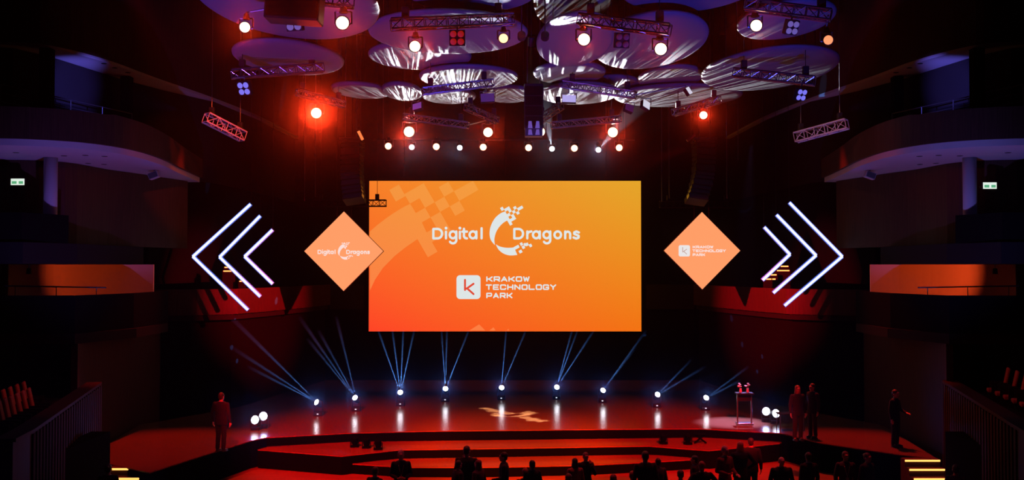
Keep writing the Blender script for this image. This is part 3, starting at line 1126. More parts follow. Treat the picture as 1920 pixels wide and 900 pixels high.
M_grille = noise_bump(mat('speaker_grille', (.05, .05, .055), .5), 200, .4)
M_purple_gl = mat('horn_violet_glow', (.1, .1, .1), .4, 0, lin(100, 78, 165), .8)  # violet light on the horns, put in as emission
c = P(1001, 198, 31.5)
t = thing('hanging_speaker_cluster', 'tall black speaker box hanging at centre with horns given a painted violet glow at its foot', 'speaker', c)
k = 31.5 / F
B().box((0, .25, 0), (36 * k, .5, 84 * k), None, .02).build('cabinet', M_black, t)
b = B()
for zz in range(4):
    b.box((0, -.005, (28 - zz * 19) * k), (32 * k, .02, 17 * k))
b.build('grille', M_cloth, t)
for sx in (-1, 1):
    for zc, hh in ((-36, 13), (-50, 10)):
        b = B()
        x = sx * 6 * k
        b.add([(x - sx * 1.5 * k, -.02, (zc + hh / 2) * k), (x + sx * 4 * k, -.02, (zc + hh / 2) * k), (x + sx * 5 * k, -.02, (zc - hh / 2) * k), (x - sx * 3.5 * k, -.02, (zc - hh / 2) * k),
               (x - sx * 1.5 * k, .02, (zc + hh / 2) * k), (x + sx * 4 * k, .02, (zc + hh / 2) * k), (x + sx * 5 * k, .02, (zc - hh / 2) * k), (x - sx * 3.5 * k, .02, (zc - hh / 2) * k)],
              [(0, 1, 2, 3), (7, 6, 5, 4), (0, 4, 5, 1), (1, 5, 6, 2), (2, 6, 7, 3), (3, 7, 4, 0)])
        b.build('horn', M_purple_gl, t)
B().box((0, .25, -49 * k), (33 * k, .45, 16 * k), None, .01).build('lower_cabinet', M_grille, t)
for sx in (-1, 1):
    B().tube((sx * 12 * k, .25, 42 * k), (sx * 12 * k, .25, 17.9 - c.z), .015).build('suspension_cable', M_steel, t)
# dark speaker block at the top left
c = P(540, 18, 20.3)
t = thing('hanging_speaker_block', 'big black hanging speaker block cut by the top edge at left', 'speaker', c)
k = 20.3 / F
B().box((6 * k, .3, 22 * k), (104 * k, .6, 78 * k), Matrix.Rotation(R(4), 4, 'Y'), .03).build('cabinet', M_black, t)
B().box((6 * k, -.02, 22 * k), (96 * k, .03, 70 * k), Matrix.Rotation(R(4), 4, 'Y'), .01).build('grille', M_cloth, t)
B().tube((0, .3, 50 * k), (0, .3, 17.9 - c.z), .02).build('suspension_cable', M_steel, t)

# line arrays either side of the screen


def line_array(s, pts, label, hl):
    """curved column of wedge boxes, pts = (px, py) from top to foot"""
    d = 40.5
    c = P(*pts[0], d)
    t = thing('hanging_line_array', label, 'line array speaker', c, 'line arrays beside the screen')
    path = smooth_path([tuple(P(*p, d) - c) for p in pts], 4)
    n = 12
    L = len(path) - 1
    for i in range(n):
        a = Vector(path[int(i * L / n)])
        e = Vector(path[int((i + 1) * L / n)])
        m_ = (a + e) / 2
        hgt = (e - a).length * .9
        tilt = 2 + i * 2.6
        m = Matrix.Translation(m_) @ Matrix.Rotation(R(-tilt), 4, 'X') @ Matrix.Rotation(R(s * 14), 4, 'Z')
        bx = B().box((-s * 0 + .42 * s, .25, 0), (.84, .5, hgt), m, .015).build('cabinet', M_black, t)
        B().box((.42 * s, -.012, 0), (.78, .02, hgt * .8), m).build('grille', M_grille, bx)
        B().box((.0, .1, 0), (.02, .22, hgt * .7), m).build('rigging_rail', hl, bx)
    for x in (.2, .65):
        B().tube((x * s, .25, 0), (x * s, .25, 17.9 - c.z), .012).build('suspension_cable', M_cable, t)
    B().box((.42 * s, .25, .06), (.9, .5, .08), None, .01).build('flying_frame', M_steel, t)


line_array(-1, [(676, 262), (674, 290), (674, 320), (676, 345), (679, 370)], 'tall curved line array of speakers left of the screen corner', M_alu)
line_array(1, [(1304, 262), (1307, 290), (1305, 320), (1299, 345), (1290, 371)], 'tall curved line array of speakers above the right diamond', M_alu)
for s in (-1, 1):
    a = Vector((s * 4.5, 36, 6.2))
    spot(a, P(660 if s < 0 else 1305, 355, 40.5), 170, (.2, .2, 1), 7, .8, .05)  # added blue spot on the line array, no fixture
# slanting bright fixture above each line array
for (x0, y0, x1, y1), l, mm in (((672, 246, 680, 262), 'short orange lit batten at the head of the left line array', mat('batten_orange', (.1, .05, .02), .4, 0, lin(255, 130, 70), 1)),
                                ((1288, 264, 1303, 252), 'short dull red batten at the head of the right line array', mat('batten_dull', (.3, .12, .12), .4))):
    a, e = P(x0, y0, 39.8), P(x1, y1, 39.8)
    t = thing('hanging_batten', l, 'batten light', a)
    B().tube((0, 0, 0), e - a, .06, 10).build('tube', mm, t)
    B().tube((e - a) * .5, Vector((((e - a) * .5).x, 0, 17.9 - a.z)), .008).build('cable', M_steel, t)

# loose vertical chains beside the screen
for x, y0, y1, d in ((1241, 180, 378, 41), (1255, 195, 372, 41.5), (1363, 180, 372, 41), (1384, 200, 300, 41), (571, 140, 377, 42), (591, 180, 370, 42)):
    a = P(x, y1, d)
    t = tag(B().tube(a, (a.x, a.y, 17.9), .014, 6).build('hanging_chain', M_cable), 'steel chain hanging above the %s diamond sign, %s' % (
        'right' if x > 900 else 'left', {1241: 'nearest the screen', 1255: 'second from the screen', 1363: 'just outside its tip', 1384: 'shortest and outermost', 571: 'above its outer tip', 591: 'slightly inward of the outer one'}[x]), 'chain')

# ------------------------------------------------------------------ stage moving heads with prism beams
HEADS = [((597, 756, 779), [(430, 592), (470, 690), (440, 655)], 'moving head light at the left end of the stage arc', 1.1),
         ((668, 748, 770), [(565, 600), (600, 625), (632, 600), (580, 640)], 'moving head light second from left in the stage arc', 1.0),
         ((751, 738, 760), [(710, 622), (736, 622), (756, 622), (776, 622)], 'brightest moving head, below the left part of the screen', 1.6),
         ((835, 731, 752), [(828, 622), (838, 622), (878, 622)], 'moving head light with one beam leaning right under the screen', 1.2),
         ((940, 729, 749), [(949, 622), (985, 622)], 'moving head light behind the floor logo at mid stage', 1.0),
         ((1043, 728, 748), [(1072, 622), (1082, 622), (1112, 622)], 'moving head light with twin beams leaning right', 1.2),
         ((1129, 734, 754), [(1190, 655), (1210, 622)], 'moving head light below the right edge of the screen', .7),
         ((1231, 742, 763), [(1293, 678), (1318, 690)], 'moving head light second from right in the stage arc', .8),
         ((1322, 748, 768), [(1385, 715), (1400, 690)], 'moving head light at the right end of the stage arc beside the lectern', .7)]


M_bulb = mat('cold_bulb', (.2, .2, .25), .3, 0, (.86, .90, 1), 14.0)
M_disp = mat('small_display', (.1, .1, .1), .3, 0, (.9, .95, 1), 1.2)
for (px, py, pb), bs, l, k in HEADS:
    base = Z(px, pb, 0)
    d = base.y
    t = thing('moving_head_light', l, 'moving head light', base, 'moving heads on the stage floor')
    hz = P(px, py, d).z
    B().box((0, 0, .07), (.34, .32, .14), None, .02).build('base', M_black, t)
    B().box((0, -.165, .075), (.06, .01, .035)).build('display', M_disp, t)
    for sx in (-1, 1):
        B().box((sx * .15, 0, .14 + (hz - .1) / 2), (.04, .12, hz - .04), None, .015).build('yoke_arm', M_black, t)
    hp = Vector((0, 0, hz))
    ax = Vector((((bs[0][0] + bs[-1][0]) / 2 - px) / 240, -.75, .55)).normalized()
    q = Matrix.Translation(hp) @ ax.to_track_quat('Z', 'Y').to_matrix().to_4x4()
    hd = B().lathe([(.07, -.17), (.11, -.15), (.125, 0), (.12, .1), (.115, .1)], 20, q).build('head', M_black, t)
    B().lathe([(.105, .1), (.1, .118), (.06, .135), (.01, .14)], 20, q).build('lens', M_bulb, hd, smooth=True)
    spot(base + hp + ax * .17, (0, 0, CH), 190 * k, (.10, .24, 1), 5, .8, .05, 'glare_beam', t)
    for j, e in enumerate(bs):
        mid_ = 690 < e[0] < 1215 and e[1] < 630
        v = P(*e, d - .5 if mid_ else d + 2.2) - base - hp
        v0 = v.normalized() * .17
        haze_beam(t, hp + v0, v, 1.0, v.length - .1 if mid_ else min(6.5, v.length), 15000 * k * (1.2 if mid_ else .6), (.11, .33, 1))

# pairs of flood heads at the stage corners
for (px, py, pb), yaw, l in (((479, 788, 806), -12, 'blue-white flood head facing out at the left stage corner'), ((492, 781, 803), 35, 'second blue-white flood head tilted behind the first at left'),
                             ((1438, 772, 791), -35, 'blue-white flood head beside the lectern, tilted inward'), ((1454, 776, 794), 12, 'blue-white flood head at the right stage corner, outermost')):
    base = Z(px, pb, 0)
    hz = P(px, py, base.y).z
    t = thing('stage_floodlight', l, 'floodlight', base, 'flood heads at the stage corners')
    B().box((0, .05, .05), (.3, .3, .1), None, .02).build('base', M_black, t)
    for sx in (-1, 1):
        B().box((sx * .17, .05, hz * .55), (.03, .08, hz * .9), None, .01).build('yoke_arm', M_black, t)
    ax = Vector((math.sin(R(yaw)) * .8, -1, .25)).normalized()
    q = Matrix.Translation((0, .05, hz)) @ ax.to_track_quat('Z', 'Y').to_matrix().to_4x4()
    B().lathe([(.08, -.16), (.14, -.12), (.16, .08), (.15, .08)], 20, q).build('head', M_black, t)
    B().lathe([(.145, .08), (.13, .1), (.07, .12), (.01, .125)], 20, q, .95, 1).build('lens', mat('flood_bulb', (.2, .2, .25), .3, 0, (.8, .85, 1), 6.0), t, smooth=True)
    wp = base + Vector((0, .05, hz)) + ax * .15
    spot(wp, wp + ax, 90, (.12, .2, 1), 40, .9, .06, 'spot_beam', t)
    if px in (479, 1454):
        spot(wp, wp + Vector((-.15 if px < 900 else .1, -.25, 1)), 400, (.05, .1, 1), 14, .9, .04, 'spot_beam', t)
# added lavender spot without fixture; its pool stands in for sheen on the boards
spot((9.6, 40.5, 10.5), Z(1375, 792, 0), 40000, (.50, .36, 1), 7.5, .8, .1)

# ------------------------------------------------------------------ lectern with microphones
lb = Z(1396, 796, 0)
k = lb.y / F
t = thing('lectern', 'slim metal framed lectern on the right of the stage', 'lectern', lb)
H = 58 * k
for sx in (-1, 1):
    B().box((sx * 13 * k, 0, H / 2), (.05, .06, H), None, .01).build('post', M_alu, t)
B().box((0, 0, H), (32 * k, .42, .05), Matrix.Rotation(R(0), 4, 'X'), .012).build('top', M_black, t)
B().box((0, 0, .04), (30 * k, .4, .06), None, .01).build('foot', M_alu, t)
B().box((0, .03, H * .86), (25 * k, .03, .25), None, .005).build('front_panel', M_black, t)
for x, l in ((1389, 'left hand small pale flower bunch in a vase on the lectern'), (1402, 'right hand small pale flower bunch in a vase on the lectern')):
    c = lb + Vector(((x - 1396) * k, 0, H + .026))
    f = thing('flower_vase', l, 'flower vase', c, 'flower vases on the lectern')
    B().lathe([(.04, 0), (.055, .05), (.035, .13), (.045, .15)], 14).build('vase', mat('white_glaze', (.75, .75, .78), .2), f, smooth=True)
    for i in range(6):
        v = Vector((random.uniform(-.08, .08), random.uniform(-.06, .06), random.uniform(.2, .32)))
        fl = B().tube((0, 0, .13), v, .006, 6).build('stem', mat('green_stem', (.1, .22, .07), .6), f)
        b = B()
        for j in range(6):
            a = j * math.pi / 3
            b.ball(v + Vector((.022 * math.cos(a), .022 * math.sin(a), .01)), (.02, .02, .014), 8, 5)
        b.ball(v + Vector((0, 0, .015)), .014, 8, 5)
        b.build('blossom', mat('white_petal', (.8, .78, .72), .6), fl, smooth=True)

# ------------------------------------------------------------------ small stage-lip lights on the upper lift
for px, py, l in ((665, 838, 'left one of three small lights on the lift edge at left'), (687, 840, 'middle one of three small lights on the lift edge at left'), (709, 843, 'right one of three small lights on the lift edge at left'),
                  (1244, 832, 'small light alone on the lift right of centre'), (1290, 833, 'squat light left of the crossed stand on the lift')):
    c = Z(px, py, -.3)
    t = thing('lift_light', l, 'stage light', c, 'small lights on the lift')
    B().lathe([(.15, 0), (.15, .04), (.12, .06), (.05, .07)], 16).build('base', M_riser, t)
    B().lathe([(.09, -.12), (.11, -.08), (.11, .12), (.09, .14)], 16, Matrix.Translation((0, 0, .2)) @ Matrix.Rotation(R(25), 4, 'X')).build('head', M_riser, t)
    b = B()
    for sx in (-1, 1):
        b.box((sx * .13, 0, .13), (.02, .06, .2))
    b.build('yoke', M_riser, t)
c = Z(1313, 832, -.3)
t = thing('crossed_stand', 'low black crossed leg stand on the lift at right', 'stand', c)
for a, e in (((-.2, 0, .02), (.16, 0, .3)), ((.2, 0, .02), (-.16, 0, .3))):
    B().tube(a, e, .03, 8).build('leg', M_riser, t)
B().box((0, 0, .31), (.4, .2, .04), None, .01).build('top', M_riser, t)

# ------------------------------------------------------------------ exit signs, columns, niche lamps
for s in (-1, 1):
    side = 'left' if s < 0 else 'right'
    d = 30.6
    c = P(33 if s < 0 else 1856, 341 if s < 0 else 348, d)
    t = thing('exit_sign', 'small green and white lit exit sign on the dark %s lobby wall' % side, 'exit sign', c)
    k = d / F
    B().box((0, .06, 0), (26 * k, .1, 13 * k), None, .01).build('box', M_black, t)
    B().box((0, 0, 0), (25 * k, .02, 12 * k)).build('lit_face', mat('exit_white', (.2, .2, .2), .4, 0, lin(225, 240, 225), 1), t)
    b = B()
    b.box((-6 * k, -.012, -1.2 * k), (9 * k, .005, 5 * k))
    b.box((6.5 * k, -.012, -1.2 * k), (8 * k, .005, 5 * k))
    b.build('green_marking', mat('exit_green', (.05, .2, .1), .4, 0, lin(90, 170, 120), 1), t)
    B().box((0, .35, 0), (.1, .5, .06)).build('bracket', M_black, t)
    cx = Z(110 if s < 0 else 1803, 299, 8.9)
    o = struct(B().lathe([(.2, 0), (.2, 2.6)], 24, Matrix.Translation((cx.x, 30.6, 6.3))).build('column_%s' % side, M_soffit, smooth=True))
    # niche lamp and handrail
    cl = Vector((s * 15.2, 31.9, 5.45))
    t = thing('ceiling_spot_lamp', 'small black spot lamp under the tier lighting the %s side box' % side, 'spot lamp', cl)
    B().lathe([(.05, .1), (.07, .08), (.08, -.08), (.07, -.08)], 14).build('housing', M_black, t)
    B().tube((0, 0, .08), (0, 0, .22), .015).build('bracket', M_steel, t)
    spot(cl + Vector((0, .1, -.1)), (s * 13.4, 35.0, 5.5), 85 if s < 0 else 210, (1, .10, .02), 50, .6, .03, 'spot_beam', t)
    a, e = Vector((s * 15.3, 30.6, 5.02)), Vector((s * 12.6, 31.5, 4.95))
    t = thing('handrail', 'thin pale handrail across the lit %s side box' % side, 'handrail', a)
    B().tube((0, 0, 0), e - a, .02, 8).build('rail', M_alu, t)
    for q in (.1, .5, .9):
        p = (e - a) * q
        B().tube(p, (p.x, p.y, 4.5 - a.z), .014, 8).build('post', M_steel, t)
    # railing on the upper recess
    a, e = Vector((s * 15.0, 29.6, 11.0)), Vector((s * 12.8, 34.0, 10.6))
    a.z, e.z = 10.95, 10.75
    t = thing('balcony_railing', 'thin dark guard rail above the seats of the %s balcony' % side, 'railing', a)
    for dz in (0, -.25, -.5):
        B().tube((0, 0, dz), e - a + Vector((0, 0, dz)), .018, 8).build('rail', M_steel, t)
    for q in (0, .25, .5, .75, 1):
        p = (e - a) * q
        B().tube(p, (p.x, p.y, p.z - .95), .02, 8).build('post', M_steel, t)
    # dark pillars in the upper recess
    for (px, py, d2) in ((82, 110, 31.2), (232, 160, 35.8)):
        q = P(px, py, d2)
        struct(B().box((s * abs(q.x) * .985, d2 - .25, 10.9), (.35, .35, 2.78), None, .02).build('column_recess_%s' % side, M_cloth))

# recessed downlights and a wall wedge on the balcony undersides
for s in (-1, 1):
    side = 'left' if s < 0 else 'right'
    for i, (px, py) in enumerate(((30, 286), (120, 292), (160, 291), (196, 293), (195, 308), (165, 306))):
        c = Z(px, py, 8.9)
        t = tag(B().lathe([(.09, -.012), (.09, .01), (.06, .01), (.055, -.012)], 14, Matrix.Translation((c.x * (1 if s < 0 else -1), c.y, 8.905))).build('ceiling_downlight', M_alu),
                'unlit round downlight in the underside of the %s lower balcony' % side, 'downlight', 'unlit downlights of the %s lower balcony' % side)
    for i, (px, py) in enumerate(((195, 119), (215, 127), (240, 136))):
        c = Z(px, py, 12.3)
        tag(B().lathe([(.09, -.012), (.09, .01), (.06, .01), (.055, -.012)], 14, Matrix.Translation((c.x * (1 if s < 0 else -1), c.y, 12.303))).build('ceiling_downlight', M_alu),
            'unlit round downlight in the underside of the %s upper tier' % side, 'downlight', 'unlit downlights of the %s upper tier' % side)
    c = Z(289, 319, 8.9)
    t = thing('hanging_wedge_speaker', 'small pale wedge speaker under the %s lower balcony tip' % side, 'speaker', (c.x * (1 if s < 0 else -1), c.y, 8.72))
    B().box((0, 0, 0), (.34, .24, .22), Matrix.Rotation(R(20 * s), 4, 'Y'), .015).build('cabinet', M_soffit, t)
    B().box((0, -.125, 0), (.3, .015, .18), Matrix.Rotation(R(20 * s), 4, 'Y')).build('grille', M_grille, t)
    B().tube((0, 0, .08), (0, 0, .19), .02).build('bracket', M_steel, t)

# ------------------------------------------------------------------ side seating boxes with rows of seats, lit stairs
for s in (-1, 1):
    side = 'left' if s < 0 else 'right'
    path = [(-9.9, 20.2), (-10.12, 21.5), (-12.2, 30.1)] if s < 0 else [(10.3, 19.5), (10.9, 22.0), (13.0, 30.6)]
    struct(B().wall(path, -.89, 2.12, .25 if s < 0 else -.25).build('wall_box_seating_%s' % side, M_timber))
    b = B()
    n = len(path)
    for i in range(28):
        q = i / 27
        a, e = Vector(path[1]), Vector(path[2])
        p = a + (e - a) * q
        nrm = Vector((s * -.97, .2))
        b.box((p.x + nrm.x * .02, p.y, .6), (.05, .09, 2.95))
    struct(b.build('trim_slats_%s' % side, M_timber))
    o = B().wall([(p[0] - s * .06, p[1]) for p in path], 2.12, 2.19, .42 if s < 0 else -.42).build('trim_rail_%s' % side, M_timber)
    struct(o)
    struct(B().prism([(p[0] + s * .3, p[1]) for p in path] + [(s * 18.9, 30.1), (s * 18.9, 20.2)], -.89, 1.72 if s < 0 else 1.82).build('floor_seating_%s' % side, M_dark))
    struct(B().box((s * 11.1 if s < 0 else 11.95, 26.0, .15), (.5, 3, 2.0)).build('door_%d' % (1 if s < 0 else 2), M_cloth))


def seat(label, loc, rz, group):
    t = thing('theatre_seat', label, 'theatre seat', loc, group, rz)
    b = B()
    b.box((0, 0, 0), (.44, .07, .52), Matrix.Translation((0, .27, .68)) @ Matrix.Rotation(R(-12), 4, 'X'), .03)
    b.build('backrest', M_seatred, t)
    B().box((0, -.02, .29), (.46, .44, .1), None, .03).build('seat', M_seatred, t)
    for sx in (-1, 1):
        B().box((sx * .255, .05, .29), (.035, .4, .5), None, .01).build('armrest', M_black, t)
    return t


proto = None
ROWS = [(-1, [(-4 + i * 12.2, 765 - i * 5.2) for i in range(7)], 25.5, 'far row of red seats in the left side box'),
        (-1, [(6 + i * 10.6, 783 - i * 5.2) for i in range(8)], 27.0, 'near row of red seats in the left side box'),
        (1, [(1868 + i * 16, 706 + i * 6) for i in range(5)], 28.5, 'row of red seats in the right side box')]
ORD = ['first', 'second', 'third', 'fourth', 'fifth', 'sixth', 'seventh', 'eighth']
for s, pts, d, g in ROWS:
    for i, (px, py) in enumerate(pts):
        p = Z(px, py, 2.4 if s < 0 else 2.5)
        loc = (p.x, p.y, p.z - .68)
        l = 'red seat %s from the near end of the %s' % (ORD[i], g.replace(' of red seats', ''))
        rz = R(110) if s < 0 else R(-110)
        if proto is None:
            proto = seat(l, loc, rz, g)
        else:
            dup(proto, loc, rz, l, g)

# lit stairs at both ends of the stage


def stairs(side, x0, x1, y, n, label):
    t = thing('lit_staircase', label, 'staircase', (x0, y, 0))
    for i in range(n):
        z = -.2 * i
        B().box(((x1 - x0) / 2, -.32 * i - .16, z - .1 - (.9 - .2 * i) / 2 + .1), (x1 - x0, .32, .88 - .2 * i + .0)).build('step', M_stage, t)
        B().box(((x1 - x0) / 2, -.32 * i - .335, z - .04), (x1 - x0, .02, .055), None, .006).build('light_strip', M_led, t)


a = Z(180, 877, -.02)
stairs('left', -11.45, Z(276, 877, 0).x, 28.72, 4, 'low staircase with warm lit nosings left of the stage')
stairs('right', Z(1688, 857, 0).x, Z(1766, 857, 0).x - .2, 29.95, 4, 'low staircase with warm lit nosings right of the stage')
# lit steps of the choir balcony seen through the chevrons
for l, lst, d in (('short flight of warm lit steps behind the left chevrons', [(421, 433, 500), (419, 436, 507), (449, 456, 526)], 43.5),
                  ('short flight of warm lit steps behind the right chevrons', [(1464, 1478, 498), (1457, 1480, 506), (1444, 1456, 514), (1436, 1446, 522), (1448, 1454, 522)], 43.5)):
    a = P(lst[0][0], lst[0][2], d)
    t = thing('choir_staircase', l, 'staircase', (a.x, d, 3.72))
    for i, (xa, xb, y) in enumerate(lst):
        p, q = P(xa, y, d - .25 * i), P(xb, y, d - .25 * i)
        w = (q - p).x
        cx = (p.x + q.x) / 2 - a.x
        zt = p.z - 3.72
        if i < 4:
            B().box((cx, .13 - .25 * i, zt / 2), (w + .1, .25, zt)).build('step', M_dark, t)
        B().box((cx, -.25 * i, zt - .03), (w, .02, .05)).build('light_strip', M_led, t)

# ------------------------------------------------------------------ floor logo thrown by a stencil projector


def inside_logo(u, v):
    for pts, cl in STR:
        pp = pts + [pts[0]] if cl else pts
        for a, c in zip(pp, pp[1:]):
            ax, ay, bx, by = *a, *c
            dx, dy = bx - ax, by - ay
            L2 = dx * dx + dy * dy + 1e-9
            tt = max(0, min(1, ((u - ax) * dx + (v - ay) * dy) / L2))
            if (u - ax - tt * dx) ** 2 + (v - ay - tt * dy) ** 2 < 56:
                return True
    for poly in LP:
        c = False
        j = len(poly) - 1
        for i in range(len(poly)):
            xi, yi = poly[i][0], poly[i][1]
            xj, yj = poly[j][0], poly[j][1]
            if (yi > v) != (yj > v) and u < (xj - xi) * (v - yi) / (yj - yi) + xi:
                c = not c
            j = i
        if c:
            return True
    return False


STR, LP = word_strokes(), logo_polys()
# corners of the thrown logo on the boards (artwork runs upside down to the hall)
T0, T1 = Z(1022, 791, 0), Z(909, 765, 0)            # start and end of the word line
ex = (T1 - T0) / (1224 - 392)
ey = Vector((ex.y, -ex.x, 0)) * -1.25
mid_w = (T0 + T1) / 2
proj = Vector((.6, 31.5, 12.6))
cen = mid_w
gdir = (cen - proj).normalized()
dist = .12


def to_plate(w):
    v = (w - proj)
    return proj + v * (dist / v.dot(gdir))


g = thing('hanging_logo_projector', 'small black stencil projector hanging high over the stage front', 'projector', proj)
NX, NY = 190, 70
U0, U1, V0, V1 = 380, 1236, 150, 462
b = B()
wpt = lambda u, v: to_plate(T0 + ex * (u - 392) + ey * (v - 325)) - proj
for j in range(NY):
    v0, v1 = V0 + (V1 - V0) * j / NY, V0 + (V1 - V0) * (j + 1) / NY
    run = None
    for i in range(NX + 1):
        lit = i < NX and inside_logo(U0 + (U1 - U0) * (i + .5) / NX, (v0 + v1) / 2)
        solid = i < NX and not lit
        if solid and run is None:
            run = i
        if run is not None and not solid:
            ua, ub = U0 + (U1 - U0) * run / NX, U0 + (U1 - U0) * i / NX
            b.add([wpt(ua, v0), wpt(ub, v0), wpt(ub, v1), wpt(ua, v1)], [(0, 1, 2, 3)])
            run = None
# stencil margin out to the barrel
for (ua, ub, va, vb) in ((U0 - 900, U1 + 900, V0 - 900, V0), (U0 - 900, U1 + 900, V1, V1 + 900), (U0 - 900, U0, V0, V1), (U1, U1 + 900, V0, V1)):
    b.add([wpt(ua, va), wpt(ub, va), wpt(ub, vb), wpt(ua, vb)], [(0, 1, 2, 3)])
b.build('stencil_plate', M_black, g)
qm = gdir.to_track_quat('Z', 'Y').to_matrix().to_4x4()
B().lathe([(.06, -.2), (.1, -.18), (.1, .11), (.095, .11)], 20, qm).build('barrel', M_black, g).hide_render = False
B().tube(qm @ Vector((0, 0, -.15)), (0, 0, 5.2), .015).build('suspension_rod', M_steel, g)
spot(proj + gdir * .004, cen, 95000, (1, .86, .62), 8, .1, .0008, 'stencil_beam', g)
for ch in kids(g):
    if ch.name.startswith('barrel'):
        me = ch.data     # open the mouth of the barrel
        bm = bmesh.new()
        bm.from_mesh(me)
        bmesh.ops.delete(bm, geom=[f for f in bm.faces if len(f.verts) > 4], context='FACES')
        bm.to_mesh(me)
        bm.free()

# ------------------------------------------------------------------ people


def remeshed(b, name, voxel, m, parent):
    me = bpy.data.meshes.new(name)
    me.from_pydata([tuple(v) for v in b.v], [], b.f)
    bm = bmesh.new()
    bm.from_mesh(me)
    bmesh.ops.recalc_face_normals(bm, faces=bm.faces)
    bm.to_mesh(me)
    bm.free()
    o = bpy.data.objects.new('tmp', me)
    COL.objects.link(o)
    mo = o.modifiers.new('r', 'REMESH')
    mo.mode = 'VOXEL'
    mo.voxel_size = voxel
    mo.use_smooth_shade = True
    sm = o.modifiers.new('s', 'SMOOTH')
    sm.factor = .5
    sm.iterations = 2
    dg = bpy.context.evaluated_depsgraph_get()
    res = bpy.data.meshes.new_from_object(o.evaluated_get(dg))
    bpy.data.objects.remove(o)
    res.name = name
    res.materials.clear()
    res.materials.append(m)
    r = bpy.data.objects.new(name, res)
    COL.objects.link(r)
    r.parent = parent
    return r


def loft(b, secs, n=16):
    vs, fs = [], []
    for c, rx, ry in secs:
        for i in range(n):
            k = 2 * math.pi * i / n
            vs.append(Vector(c) + Vector((rx * math.cos(k), ry * math.sin(k), 0)))
    for j in range(len(secs) - 1):
        for i in range(n):
            a, e = j * n + i, j * n + (i + 1) % n
            fs.append((a, e, e + n, a + n))
    fs += [tuple(range(n))[::-1], tuple(range((len(secs) - 1) * n, len(secs) * n))]
    b.add(vs, fs)


def limb(b, pts, rad):
    for (p, q), (r, t_) in zip(zip(pts, pts[1:]), zip(rad, rad[1:])):
        b.cone(p, q, r, t_, 12)
        b.ball(p, r, 12, 6)
    b.ball(pts[-1], rad[-1], 12, 6)


def hand(b, w, d, nrm, s):
    d, nrm = Vector(d).normalized(), Vector(nrm).normalized()
    sd = d.cross(nrm).normalized()
    w = Vector(w)
    for k in (-.022, 0, .022):
        limb(b, [w + sd * k * .7, w + d * .085 + sd * k], [.018, .017])
    for k, L in ((-.031, .072), (-.011, .082), (.011, .076), (.031, .058)):
        a = w + d * .085 + sd * k
        m_ = a + d * L * .55 + nrm * .012
        limb(b, [a, m_, m_ + d * L * .4 + nrm * .022], [.0105, .0095, .0085])
    a = w + d * .025 - sd * s * .02
    m_ = a - sd * s * .035 + d * .035
    limb(b, [a, m_, m_ + d * .03 - sd * s * .006 + nrm * .012], [.014, .012, .01])


